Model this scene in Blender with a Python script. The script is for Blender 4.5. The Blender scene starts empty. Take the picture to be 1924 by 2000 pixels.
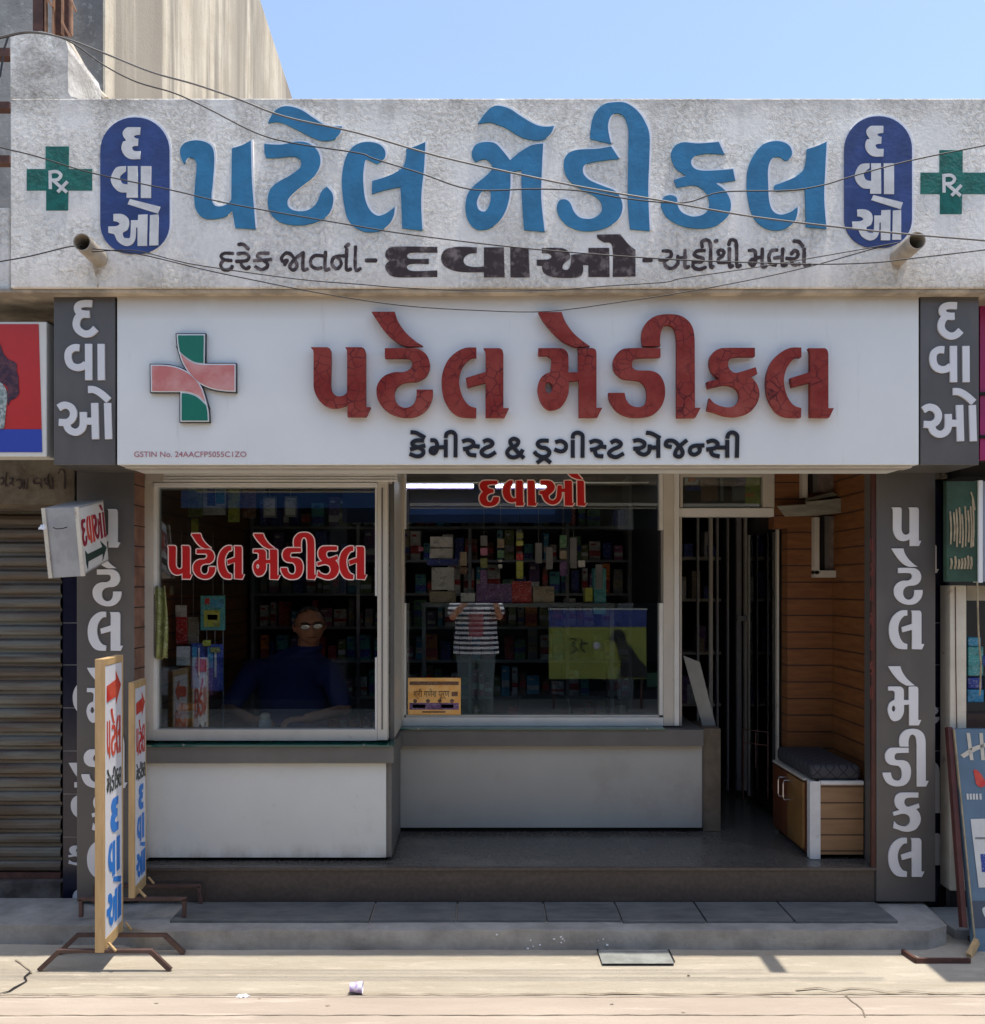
import bpy, bmesh, math, random
from mathutils import Vector, Matrix
R = math.radians
random.seed(7)
scene = bpy.context.scene
COL = scene.collection

# ------------------------------------------------------------------ camera
F, CX, CY, CAMD, EYE = 1800.0, 945.0, 1145.0, 3.95, 1.61
cam_d = bpy.data.cameras.new("camera")
cam = bpy.data.objects.new("camera", cam_d)
COL.objects.link(cam)
cam.location = (0, -CAMD, EYE)
cam.rotation_euler = (R(90), 0, 0)
cam_d.sensor_fit = 'HORIZONTAL'
cam_d.sensor_width = 36.0
cam_d.lens = F / 1924 * 36.0
cam_d.shift_x = (962 - CX) / 1924
cam_d.shift_y = (CY - 1000) / 1924
cam_d.clip_start = 0.02
cam_d.clip_end = 2000
scene.camera = cam

# ------------------------------------------------------------------ world, sun, exposure
SUN = Vector((0.18, -0.022, 1.0)).normalized()
elev = math.asin(SUN.z)
w = bpy.data.worlds.new("World")
scene.world = w
w.use_nodes = True
nt = w.node_tree
sky = nt.nodes.new('ShaderNodeTexSky')
sky.sky_type = 'NISHITA'
sky.sun_disc = False
sky.sun_elevation = elev
sky.sun_rotation = math.atan2(SUN.x, SUN.y)
sky.dust_density = 1.9
sky.air_density = 1.0
nt.links.new(sky.outputs[0], nt.nodes['Background'].inputs[0])
nt.nodes['Background'].inputs[1].default_value = 0.14
sl = bpy.data.lights.new("sun", 'SUN')
sl.energy = 2.9
sl.angle = R(0.5)
sl.color = (1.0, 0.93, 0.83)
so = bpy.data.objects.new("sun", sl)
so.rotation_euler = SUN.to_track_quat('Z', 'Y').to_euler()
so.location = (2, -2, 12)
COL.objects.link(so)
scene.view_settings.view_transform = 'Standard'
scene.view_settings.look = 'None'
scene.view_settings.gamma = 1
scene.view_settings.exposure = 1.0
scene.cycles.max_bounces = 8
scene.cycles.transparent_max_bounces = 12
scene.cycles.caustics_reflective = False
scene.cycles.caustics_refractive = False

# ------------------------------------------------------------------ helpers
def Yd(d): return d - CAMD
def PX(px, d): return (px - CX) * d / F
def PZ(py, d): return EYE - (py - CY) * d / F
def P(px, py, d): return Vector((PX(px, d), Yd(d), PZ(py, d)))

def tag(o, label=None, cat=None, group=None, kind=None):
    if label: o['label'] = label
    if cat: o['category'] = cat
    if group: o['group'] = group
    if kind: o['kind'] = kind
    return o

def empty(name, loc, label, cat, group=None):
    o = bpy.data.objects.new(name, None)
    COL.objects.link(o)
    o.location = loc
    o.empty_display_size = 0.05
    return tag(o, label, cat, group)

def link(name, me, m, parent=None, smooth=False):
    """world-space mesh -> object, parented without moving"""
    o = bpy.data.objects.new(name, me)
    COL.objects.link(o)
    if m is not None:
        if not me.materials: me.materials.append(m)
    if smooth:
        for p in me.polygons: p.use_smooth = True
    if parent is not None:
        o.parent = parent
        q = parent; off = Vector((0, 0, 0))
        while q is not None:
            off += Vector(q.location); q = q.parent
        o.location = -off
    return o

class MB:
    def __init__(s): s.v = []; s.f = []
    def add(s, vs, fs):
        n = len(s.v); s.v += [tuple(v) for v in vs]
        s.f += [tuple(i + n for i in f) for f in fs]; return s
    def box(s, x0, x1, y0, y1, z0, z1):
        vs = [(x0,y0,z0),(x1,y0,z0),(x1,y1,z0),(x0,y1,z0),(x0,y0,z1),(x1,y0,z1),(x1,y1,z1),(x0,y1,z1)]
        return s.add(vs, [(0,3,2,1),(4,5,6,7),(0,1,5,4),(1,2,6,5),(2,3,7,6),(3,0,4,7)])
    def pbox(s, px0, px1, py0, py1, d0, d1):
        """front face measured at depth d0"""
        return s.box(PX(px0,d0), PX(px1,d0), Yd(d0), Yd(d1), PZ(py1,d0), PZ(py0,d0))
    def hexa(s, b, t):
        return s.add(list(b)+list(t), [(3,2,1,0),(4,5,6,7),(0,1,5,4),(1,2,6,5),(2,3,7,6),(3,0,4,7)])
    def bar(s, a, b, wx, wy=None, roll=0):
        a = Vector(a); b = Vector(b); d = (b-a).normalized()
        wy = wx if wy is None else wy
        up = Vector((0,0,1)) if abs(d.z) < .9 else Vector((0,1,0))
        u = d.cross(up).normalized(); v = u.cross(d).normalized()
        if roll:
            u, v = u*math.cos(roll)+v*math.sin(roll), v*math.cos(roll)-u*math.sin(roll)
        u *= wx/2; v *= wy/2
        return s.hexa([a-u-v,a+u-v,a+u+v,a-u+v],[b-u-v,b+u-v,b+u+v,b-u+v])
    def tube(s, pts, r, n=8, caps=True):
        pts = [Vector(p) for p in pts]
        rr = r if isinstance(r, (list, tuple)) else [r]*len(pts)
        base = len(s.v); prev = None
        for i, p in enumerate(pts):
            d = (pts[min(i+1,len(pts)-1)]-pts[max(i-1,0)]).normalized()
            if prev is None:
                up = Vector((0,0,1)) if abs(d.z) < .9 else Vector((1,0,0))
                u = d.cross(up).normalized()
            else:
                u = (prev - d*prev.dot(d)).normalized()
            prev = u; v = d.cross(u)
            for k in range(n):
                a = 2*math.pi*k/n
                s.v.append(tuple(p + (u*math.cos(a)+v*math.sin(a))*rr[i]))
        for i in range(len(pts)-1):
            for k in range(n):
                a = base+i*n+k; b = base+i*n+(k+1)%n
                s.f.append((a,b,b+n,a+n))
        if caps:
            s.f.append(tuple(base+k for k in range(n))[::-1])
            s.f.append(tuple(base+(len(pts)-1)*n+k for k in range(n)))
        return s
    def lathe(s, cx, cy, prof, n=20):
        base = len(s.v)
        for r, z in prof:
            for k in range(n):
                a = 2*math.pi*k/n
                s.v.append((cx+r*math.cos(a), cy+r*math.sin(a), z))
        for i in range(len(prof)-1):
            for k in range(n):
                a = base+i*n+k; b = base+i*n+(k+1)%n
                s.f.append((a,b,b+n,a+n))
        s.f.append(tuple(base+k for k in range(n))[::-1])
        s.f.append(tuple(base+(len(prof)-1)*n+k for k in range(n)))
        return s
    def mesh(s, name):
        me = bpy.data.meshes.new(name)
        me.from_pydata(s.v, [], s.f)
        me.update()
        bm = bmesh.new(); bm.from_mesh(me)
        bmesh.ops.recalc_face_normals(bm, faces=bm.faces)
        bm.to_mesh(me); bm.free()
        return me
    def build(s, name, m, parent=None, bevel=0, smooth=False):
        o = link(name, s.mesh(name), m, parent, smooth)
        if bevel:
            md = o.modifiers.new("bevel", 'BEVEL'); md.width = bevel; md.segments = 2; md.limit_method = 'ANGLE'
        return o

# ------------------------------------------------------------------ materials
def mat(name, col, rough=0.6, var=0.0, scale=6.0, col2=None, bump=0.0, bscale=40.0, metal=0.0, spec=0.5,
        stretch=(1,1,1), lo=0.4, hi=0.6, emit=None, es=0.0, coat=0.0, detail=6):
    m = bpy.data.materials.new(name); m.use_nodes = True
    n = m.node_tree; b = n.nodes['Principled BSDF']; L = n.links.new
    b.inputs['Roughness'].default_value = rough
    b.inputs['Metallic'].default_value = metal
    b.inputs['Specular IOR Level'].default_value = spec
    if coat: b.inputs['Coat Weight'].default_value = coat
    c = (*col, 1)
    b.inputs['Base Color'].default_value = c
    tc = n.nodes.new('ShaderNodeNewGeometry')
    mp = n.nodes.new('ShaderNodeMapping'); mp.inputs['Scale'].default_value = stretch
    L(tc.outputs['Position'], mp.inputs['Vector'])
    m['mp'] = 1
    if var or col2:
        if col2 is None: col2 = tuple(max(0, x*(1-var)) for x in col)
        nz = n.nodes.new('ShaderNodeTexNoise'); nz.inputs['Scale'].default_value = scale
        nz.inputs['Detail'].default_value = detail; nz.inputs['Roughness'].default_value = .62
        L(mp.outputs[0], nz.inputs['Vector'])
        rp = n.nodes.new('ShaderNodeValToRGB')
        rp.color_ramp.elements[0].position = lo; rp.color_ramp.elements[0].color = (*col2, 1)
        rp.color_ramp.elements[1].position = hi; rp.color_ramp.elements[1].color = c
        L(nz.outputs['Fac'], rp.inputs[0]); L(rp.outputs[0], b.inputs['Base Color'])
    if bump:
        nb = n.nodes.new('ShaderNodeTexNoise'); nb.inputs['Scale'].default_value = bscale
        nb.inputs['Detail'].default_value = 5; nb.inputs['Roughness'].default_value = .6
        L(mp.outputs[0], nb.inputs['Vector'])
        bp = n.nodes.new('ShaderNodeBump'); bp.inputs['Strength'].default_value = 1.0
        bp.inputs['Distance'].default_value = bump
        L(nb.outputs['Fac'], bp.inputs['Height']); L(bp.outputs[0], b.inputs['Normal'])
    if emit:
        b.inputs['Emission Color'].default_value = (*emit, 1)
        b.inputs['Emission Strength'].default_value = es
    return m

def layer(m, col, scale, lo, hi, stretch=(1,1,1), amount=1.0, seed=0.0, zrange=None, detail=6):
    """lay a noise-shaped stain over the base colour (optionally limited to a height band)"""
    n = m.node_tree; b = n.nodes['Principled BSDF']; L = n.links.new
    tc = n.nodes.new('ShaderNodeNewGeometry')
    mp = n.nodes.new('ShaderNodeMapping'); mp.inputs['Scale'].default_value = stretch
    mp.inputs['Location'].default_value = (seed, seed*.7, seed*1.3)
    L(tc.outputs['Position'], mp.inputs['Vector'])
    nz = n.nodes.new('ShaderNodeTexNoise'); nz.inputs['Scale'].default_value = scale
    nz.inputs['Detail'].default_value = detail; nz.inputs['Roughness'].default_value = .65
    L(mp.outputs[0], nz.inputs['Vector'])
    mr = n.nodes.new('ShaderNodeMapRange'); mr.inputs[1].default_value = lo; mr.inputs[2].default_value = hi
    mr.inputs[3].default_value = 0; mr.inputs[4].default_value = amount
    L(nz.outputs['Fac'], mr.inputs[0])
    fac = mr.outputs[0]
    if zrange:
        sp = n.nodes.new('ShaderNodeSeparateXYZ'); L(tc.outputs['Position'], sp.inputs[0])
        m2 = n.nodes.new('ShaderNodeMapRange')
        m2.inputs[1].default_value = zrange[0]; m2.inputs[2].default_value = zrange[1]
        L(sp.outputs['Z'], m2.inputs[0])
        mu = n.nodes.new('ShaderNodeMath'); mu.operation = 'MULTIPLY'
        L(fac, mu.inputs[0]); L(m2.outputs[0], mu.inputs[1]); fac = mu.outputs[0]
    mx = n.nodes.new('ShaderNodeMix'); mx.data_type = 'RGBA'
    src = b.inputs['Base Color'].links
    if src: L(src[0].from_socket, mx.inputs[6])
    else: mx.inputs[6].default_value = b.inputs['Base Color'].default_value
    mx.inputs[7].default_value = (*col, 1)
    L(fac, mx.inputs[0]); L(mx.outputs[2], b.inputs['Base Color'])
    return m

def cracks(m, col, scale, width, rnd=1.0, stretch=(1,1,1), amount=1.0):
    n = m.node_tree; b = n.nodes['Principled BSDF']; L = n.links.new
    tc = n.nodes.new('ShaderNodeNewGeometry')
    mp = n.nodes.new('ShaderNodeMapping'); mp.inputs['Scale'].default_value = stretch
    L(tc.outputs['Position'], mp.inputs['Vector'])
    nz = n.nodes.new('ShaderNodeTexNoise'); nz.inputs['Scale'].default_value = scale*.6
    L(mp.outputs[0], nz.inputs['Vector'])
    ad = n.nodes.new('ShaderNodeVectorMath'); ad.operation = 'MULTIPLY_ADD'
    L(nz.outputs['Color'], ad.inputs[0]); ad.inputs[1].default_value = (.6/scale,)*3; L(mp.outputs[0], ad.inputs[2])
    vo = n.nodes.new('ShaderNodeTexVoronoi'); vo.feature = 'DISTANCE_TO_EDGE'
    vo.inputs['Scale'].default_value = scale; vo.inputs['Randomness'].default_value = rnd
    L(ad.outputs[0], vo.inputs['Vector'])
    mr = n.nodes.new('ShaderNodeMapRange'); mr.inputs[1].default_value = 0; mr.inputs[2].default_value = width
    mr.inputs[3].default_value = amount; mr.inputs[4].default_value = 0
    L(vo.outputs[0], mr.inputs[0])
    # break the net up so only some cracks show
    n2 = n.nodes.new('ShaderNodeTexNoise'); n2.inputs['Scale'].default_value = scale*.35
    L(mp.outputs[0], n2.inputs['Vector'])
    m3 = n.nodes.new('ShaderNodeMapRange'); m3.inputs[1].default_value = .35; m3.inputs[2].default_value = .6
    L(n2.outputs['Fac'], m3.inputs[0])
    mu = n.nodes.new('ShaderNodeMath'); mu.operation = 'MULTIPLY'
    L(mr.outputs[0], mu.inputs[0]); L(m3.outputs[0], mu.inputs[1])
    mx = n.nodes.new('ShaderNodeMix'); mx.data_type = 'RGBA'
    src = b.inputs['Base Color'].links
    if src: L(src[0].from_socket, mx.inputs[6])
    else: mx.inputs[6].default_value = b.inputs['Base Color'].default_value
    mx.inputs[7].default_value = (*col, 1)
    L(mu.outputs[0], mx.inputs[0]); L(mx.outputs[2], b.inputs['Base Color'])
    return m

def stucco_mat():
    m = mat("painted_stucco", (.88,.845,.775), .85, col2=(.76,.725,.66), scale=2.6, lo=.36, hi=.60)
    n = m.node_tree; b = n.nodes['Principled BSDF']; L = n.links.new
    layer(m, (.33,.31,.29), 5, .55, .75, (1.4,1,.25), .55, 3.1)
    layer(m, (.30,.27,.24), 3, .35, .60, (2.5,1,2.5), .75, 1.5, (3.60,3.72))
    layer(m, (.55,.47,.36), 4, .35, .60, (1,1,1), .6, 4.4, (3.0,2.87))
    g = n.nodes.new('ShaderNodeNewGeometry')
    a = n.nodes.new('ShaderNodeTexNoise'); a.inputs['Scale'].default_value = 50; a.inputs['Detail'].default_value = 5
    a.inputs['Roughness'].default_value = .62; a.inputs['Distortion'].default_value = .6
    L(g.outputs['Position'], a.inputs['Vector'])
    k = n.nodes.new('ShaderNodeTexNoise'); k.inputs['Scale'].default_value = 3.0; k.inputs['Detail'].default_value = 3
    L(g.outputs['Position'], k.inputs['Vector'])
    mr = n.nodes.new('ShaderNodeMapRange'); mr.inputs[1].default_value = .40; mr.inputs[2].default_value = .55
    mr.inputs[3].default_value = .2; mr.inputs[4].default_value = .8
    L(k.outputs['Fac'], mr.inputs[0])
    # lit flecks painted into the colour: whitewashed crests brighter, dirty pits darker (same height map as the relief)
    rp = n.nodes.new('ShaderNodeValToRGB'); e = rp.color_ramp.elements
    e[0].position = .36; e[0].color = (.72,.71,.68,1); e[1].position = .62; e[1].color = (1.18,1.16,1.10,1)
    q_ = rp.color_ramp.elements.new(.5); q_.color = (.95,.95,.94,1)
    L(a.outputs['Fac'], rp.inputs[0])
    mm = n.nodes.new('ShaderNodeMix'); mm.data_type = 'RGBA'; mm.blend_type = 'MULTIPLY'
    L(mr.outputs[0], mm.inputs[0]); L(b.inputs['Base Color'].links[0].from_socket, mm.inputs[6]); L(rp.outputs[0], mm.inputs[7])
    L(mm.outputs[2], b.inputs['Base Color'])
    bp = n.nodes.new('ShaderNodeBump'); bp.inputs['Distance'].default_value = .024
    L(a.outputs['Fac'], bp.inputs['Height']); L(mr.outputs[0], bp.inputs['Strength'])
    L(bp.outputs[0], b.inputs['Normal'])
    return m

def plank_mat(name, c1, c2, pitch=.072, z0=0.0, groove=(.03,.012,.008)):
    m = mat(name, c1, .5, col2=c2, scale=5, stretch=(1.2,1.2,9), lo=.3, hi=.7, bump=.0006, bscale=120)
    n = m.node_tree; b = n.nodes['Principled BSDF']; L = n.links.new
    g = n.nodes.new('ShaderNodeNewGeometry'); s = n.nodes.new('ShaderNodeSeparateXYZ'); L(g.outputs['Position'], s.inputs[0])
    a = n.nodes.new('ShaderNodeMath'); a.operation = 'MULTIPLY_ADD'; a.inputs[1].default_value = 1/pitch; a.inputs[2].default_value = z0
    L(s.outputs['Z'], a.inputs[0])
    fr = n.nodes.new('ShaderNodeMath'); fr.operation = 'FRACT'; L(a.outputs[0], fr.inputs[0])
    lt = n.nodes.new('ShaderNodeMath'); lt.operation = 'LESS_THAN'; lt.inputs[1].default_value = .085; L(fr.outputs[0], lt.inputs[0])
    mx = n.nodes.new('ShaderNodeMix'); mx.data_type = 'RGBA'
    L(b.inputs['Base Color'].links[0].from_socket, mx.inputs[6]); mx.inputs[7].default_value = (*groove, 1)
    L(lt.outputs[0], mx.inputs[0]); L(mx.outputs[2], b.inputs['Base Color'])
    return m

def glass_mat(name, base=.05, tint=(.86,.92,.92)):
    m = bpy.data.materials.new(name); m.use_nodes = True
    n = m.node_tree; n.nodes.clear(); L = n.links.new
    out = n.nodes.new('ShaderNodeOutputMaterial')
    t = n.nodes.new('ShaderNodeBsdfTransparent'); t.inputs[0].default_value = (*tint, 1)
    g = n.nodes.new('ShaderNodeBsdfGlossy'); g.inputs['Roughness'].default_value = 0.0; g.inputs[0].default_value = (.93,.97,1,1)
    fr = n.nodes.new('ShaderNodeFresnel'); fr.inputs[0].default_value = 1.5
    ad = n.nodes.new('ShaderNodeMath'); ad.operation = 'ADD'; ad.inputs[1].default_value = base; L(fr.outputs[0], ad.inputs[0])
    mx = n.nodes.new('ShaderNodeMixShader'); L(ad.outputs[0], mx.inputs[0]); L(t.outputs[0], mx.inputs[1]); L(g.outputs[0], mx.inputs[2])
    L(mx.outputs[0], out.inputs[0])
    return m

M = {}
M['stucco'] = stucco_mat()
M['soffit'] = mat("soffit_plaster", (.55,.47,.36), .9, .45, 7, bump=.003)
M['blue_paint'] = mat("blue_letter_paint", (.026,.195,.37), .7, .22, 9, bump=.0012, bscale=60)
layer(M['blue_paint'], (.03,.13,.28), 14, .6, .72, (1,1,.4), .5)
M['navy_paint'] = mat("navy_paint", (.024,.055,.20), .55, .3, 8, bump=.0015, bscale=50)
layer(M['navy_paint'], (.08,.12,.26), 10, .6, .7, (.4,1,2), .4)
M['white_edge'] = mat("plain_white_and_lit_edge", (.82,.83,.86), .7, .1, 20)  # plain white, also used to paint in the sunlit letter edges
M['white_letter'] = mat("whitewashed_letter", (.70,.69,.66), .8, .16, 14, bump=.0012)
M['green_paint'] = mat("green_cross_paint", (.005,.15,.12), .75, .35, 18, bump=.006, bscale=45)
M['black_paint'] = mat("faded_black_paint", (.045,.03,.03), .85, col2=(.20,.16,.15), scale=18, lo=.36, hi=.5, bump=.002)
M['sign_white'] = mat("sign_acrylic", (.76,.78,.75), .42, .05, 1.5)
layer(M['sign_white'], (.44,.37,.28), 2.2, .15, .5, (1,1,1), .85, 2.2, (2.77,2.89))
layer(M['sign_white'], (.45,.44,.42), 9, .62, .8, (2,1,.2), .5, 7.7)
layer(M['sign_white'], (.25,.24,.22), 22, .74, .80, (1,1,.5), .7, 1.7)
M['red_letter'] = mat("cracked_red_letter", (.20,.018,.013), .62, spec=.25, col2=(.27,.045,.033), scale=7, lo=.38, hi=.62)
layer(M['red_letter'], (.36,.10,.07), 4, .5, .7, (1,1,1), .8, 3.0, (2.46,2.36))
cracks(M['red_letter'], (.05,.004,.008), 24, .06)
M['red_side'] = M['red_letter']
M['black_letter'] = mat("black_acrylic", (.012,.01,.014), .4)
M['pink'] = mat("faded_pink_film", (.55,.17,.15), .45, col2=(.62,.30,.27), scale=8)
M['teal_green'] = mat("green_film", (.005,.17,.11), .4, .1, 5)
M['sign_white_trim'] = mat("white_trim", (.75,.77,.76), .4)
M['pink_text'] = mat("faded_pink_text", (.42,.14,.17), .6)
M['grey_acp'] = mat("grey_cladding", (.105,.098,.092), .38, .1, 3)
layer(M['grey_acp'], (.17,.15,.13), 4, .5, .75, (1,1,.3), .5, 6.1)
M['acp_letter'] = mat("brushed_letter", (.72,.72,.72), .5, .06, 4)
M['dark'] = mat("dark_gap", (.012,.01,.01), .9)
M['alu'] = mat("aged_white_aluminium", (.52,.49,.42), .42, .12, 6, stretch=(1,1,.4))
layer(M['alu'], (.25,.22,.18), 12, .6, .75, (1,1,1), .5, 3.3)
M['alu_bright'] = mat("pale_aluminium", (.66,.66,.62), .38, .08, 6)
M['grey_ledge'] = mat("grey_counter_edge", (.13,.125,.115), .5, .15, 5)
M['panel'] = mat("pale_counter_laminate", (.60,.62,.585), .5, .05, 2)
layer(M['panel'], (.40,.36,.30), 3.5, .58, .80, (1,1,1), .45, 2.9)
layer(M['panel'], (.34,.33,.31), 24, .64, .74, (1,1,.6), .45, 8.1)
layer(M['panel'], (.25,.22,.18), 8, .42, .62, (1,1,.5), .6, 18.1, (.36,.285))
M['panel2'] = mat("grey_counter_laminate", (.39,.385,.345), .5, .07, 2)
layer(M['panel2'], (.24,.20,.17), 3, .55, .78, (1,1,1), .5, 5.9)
M['green_glass'] = mat("green_glass_edge", (.004,.08,.06), .15, coat=.5)
M['floor'] = mat("polished_granite", (.115,.105,.09), .22, .3, 60, bump=.0002)
layer(M['floor'], (.20,.18,.15), 3, .5, .75, (1,1,1), .5)
M['riser'] = mat("brown_granite_riser", (.080,.062,.052), .36, .25, 50)
layer(M['riser'], (.16,.13,.10), 5, .55, .8, (.6,1,2), .5, 2.0)
M['step'] = mat("grey_concrete_step", (.37,.355,.32), .9, col2=(.22,.21,.19), scale=5, lo=.35, hi=.65, bump=.0035, bscale=50)
layer(M['step'], (.40,.37,.33), 13, .62, .72, (1,1,1), .6, 4.0)
layer(M['step'], (.10,.095,.085), 30, .66, .74, (1,1,1), .7, 14.0)
M['slate'] = mat("blue_grey_kota_stone", (.15,.152,.145), .7, col2=(.07,.073,.075), scale=14, lo=.3, hi=.7, stretch=(.5,1.5,1), bump=.001)
layer(M['slate'], (.17,.17,.15), 5, .5, .7, (1,1,1), .6, 8.0)
M['grout'] = mat("pale_grout", (.28,.28,.25), .9, .3, 20)
def ground_mat():
    m = mat("dusty_concrete", (.405,.365,.29), .93, col2=(.32,.28,.215), scale=1.5, lo=.36, hi=.64, stretch=(.5,2.2,1), bump=.0028, bscale=70)
    layer(m, (.30,.245,.17), 7, .56, .70, (.22,3.2,1), .55, 2.0)
    layer(m, (.55,.47,.38), 16, .56, .70, (.35,1.5,1), .55, 7.0)
    layer(m, (.22,.19,.15), 60, .60, .72, (.5,1,1), .6, 3.0)
    layer(m, (.27,.235,.185), 2.2, .52, .68, (.35,1.6,1), .55, 12.0)
    layer(m, (.62,.56,.46), 130, .60, .70, (1,1,1), .6, 21.0)
    layer(m, (.16,.14,.11), 150, .64, .72, (1,1,1), .6, 27.0)
    return m
M['ground'] = ground_mat()
M['road'] = mat("dusty_pink_road", (.41,.35,.285), .93, col2=(.345,.29,.235), scale=2.0, lo=.36, hi=.64, stretch=(.4,2,1), bump=.0022, bscale=90)
layer(M['road'], (.34,.28,.22), 40, .64, .72, (.6,1,1), .5, 3.0)
layer(M['road'], (.30,.245,.20), 2.6, .52, .70, (.3,2,1), .45, 15.0)
layer(M['road'], (.17,.15,.125), 140, .62, .72, (1,1,1), .6, 25.0)
layer(M['road'], (.58,.50,.42), 6, .56, .70, (.3,2.5,1), .5, 5.0)
M['joint'] = mat("dark_joint", (.30,.25,.185), .95, col2=(.15,.12,.09), scale=9, lo=.4, hi=.6)
M['plank'] = plank_mat("orange_wood_plank", (.22,.088,.024), (.13,.045,.014), .092, .3)
M['plank_pale'] = plank_mat("pale_wood_plank", (.26,.15,.07), (.20,.11,.05), .079, .15)
M['bench_red'] = mat("reddish_cabinet_wood", (.13,.04,.016), .45, .35, 4, stretch=(3,3,.4))
M['white_wood'] = mat("white_painted_wood", (.62,.62,.60), .55, .12, 7)
layer(M['white_wood'], (.25,.20,.15), 18, .6, .72, (1,1,1), .5)
M['steel'] = mat("steel", (.55,.55,.54), .28, metal=1.0)
M['concrete_grey'] = mat("weathered_grey_plaster", (.34,.33,.31), .9, col2=(.20,.195,.185), scale=4, lo=.35, hi=.65, bump=.006, bscale=40)
layer(M['concrete_grey'], (.48,.47,.44), 26, .58, .68, (1,1,1), .6)
M['tan_wall'] = mat("tan_rendered_wall", (.74,.66,.52), .92, col2=(.64,.55,.41), scale=3, bump=.003, bscale=50)
layer(M['tan_wall'], (.26,.225,.18), 1.15, .48, .55, (1,1.25,.09), .85, 17.0, detail=9)
layer(M['tan_wall'], (.38,.33,.26), 2.4, .46, .58, (1,1.1,.12), .65, 31.0, detail=8)
layer(M['tan_wall'], (.30,.26,.20), 30, .55, .70, (1,1,.5), .35, 2.0)
M['rust'] = mat("rusty_brown_iron", (.11,.045,.032), .75, .4, 18)
M['ladder'] = mat("orange_primer_iron", (.42,.22,.12), .7, .4, 14)
M['shutter'] = mat("grey_rusted_shutter", (.15,.155,.135), .5, col2=(.085,.062,.042), scale=3, lo=.35, hi=.6, stretch=(.5,1,3), metal=.2)
layer(M['shutter'], (.17,.10,.055), 4, .48, .68, (.6,1,4), .4, 5.0)
layer(M['shutter'], (.06,.032,.022), 5, .50, .66, (.35,1,8), .75, 15.0)
M['lintel'] = mat("stained_old_plaster", (.20,.17,.125), .9, col2=(.11,.09,.062), scale=6, bump=.004)
layer(M['lintel'], (.19,.085,.03), 3, .45, .62, (.6,1,2), .7, 4.0, (2.03,1.93))
M['navy_tile'] = mat("navy_glazed_tile", (.012,.014,.032), .18, .2, 6)
M['pvc'] = mat("old_pvc_pipe", (.42,.36,.28), .55, .25, 16)
M['wire'] = mat("black_cable", (.022,.02,.02), .6)
M['wire_pale'] = mat("grey_cable", (.16,.15,.14), .5, .3, 8)
M['ply'] = mat("pale_pine_batten", (.56,.38,.18), .6, .2, 7, stretch=(4,4,.6))
M['banner_white'] = mat("flex_banner", (.74,.75,.80), .4, .04, 6)
M['banner_red'] = mat("banner_red", (.55,.025,.02), .5, col2=(.62,.10,.05), scale=9)
M['banner_blue'] = mat("banner_blue", (.025,.19,.62), .5)
M['banner_black'] = mat("banner_ink", (.03,.04,.03), .5)
M['foot'] = mat("brown_painted_iron", (.10,.055,.045), .6, .3, 15)
M['glass'] = glass_mat("window_glass", .075)
M['sticker_red'] = mat("red_vinyl", (.52,.006,.006), .4)
M['sticker_white'] = mat("pink_white_vinyl", (.90,.72,.68), .5)
M['tube'] = mat("fluorescent_tube", (.9,.9,1), .4, emit=(.82,.85,1.0), es=4.8)
M['magenta'] = mat("magenta_flex", (.42,.02,.14), .5, .2, 6)
M['green_board'] = mat("faded_green_board", (.028,.075,.045), .7, .4, 8)
M['cream_text'] = mat("cream_lettering", (.38,.31,.19), .7, .3, 20)
M['cream_paint'] = mat("chalky_cream_paint", (.62,.57,.46), .8, .12, 7, bump=.003)
layer(M['cream_paint'], (.30,.20,.14), 16, .62, .70, (1,1,.7), .7)
M['board_blue'] = mat("grey_blue_board", (.115,.185,.25), .5, .18, 4)
M['maroon'] = mat("maroon_frame", (.085,.02,.015), .55, .3, 8)
M['paper'] = mat("white_paper", (.62,.62,.58), .7, .1, 8)
def skin_mat(name, c): return mat(name, c, .5, .2, 20)
M['skin'] = skin_mat("brown_skin", (.60,.27,.16))
M['hair'] = mat("dark_hair", (.018,.014,.012), .6)
M['shirt_navy'] = mat("navy_shirt", (.018,.026,.13), .8, .2, 30)
M['trouser'] = mat("grey_trousers", (.06,.085,.095), .85, .2, 30)
M['lens'] = mat("spectacle_lens", (.75,.68,.62), .12, coat=1.0)  # bright reflection on the glasses painted in as a pale lens colour
for k, c in dict(teal=(.06,.34,.34), orange=(.85,.24,.03), yellow=(.55,.50,.05), red=(.45,.02,.02), white=(.6,.6,.58), blue=(.02,.05,.30),
                 purple=(.16,.07,.22), pinkb=(.45,.15,.25), greenb=(.08,.22,.10), brown=(.16,.07,.03), kraft=(.33,.26,.17),
                 cyan=(.04,.30,.50), grey=(.22,.22,.22), olive=(.20,.22,.06), black=(.015,.015,.018), yg=(.42,.45,.05)).items():
    M[k] = mat("print_"+k, c, .5, .18, 14)
    if k not in ('black','grey'):
        layer(M[k], (.50,.49,.46), 75, .56, .60, (1,1,2.5), .55, sum(c)*10)
        layer(M[k], tuple(x*.35 for x in c), 18, .54, .58, (1,1,1.5), .6, sum(c)*30)

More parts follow.
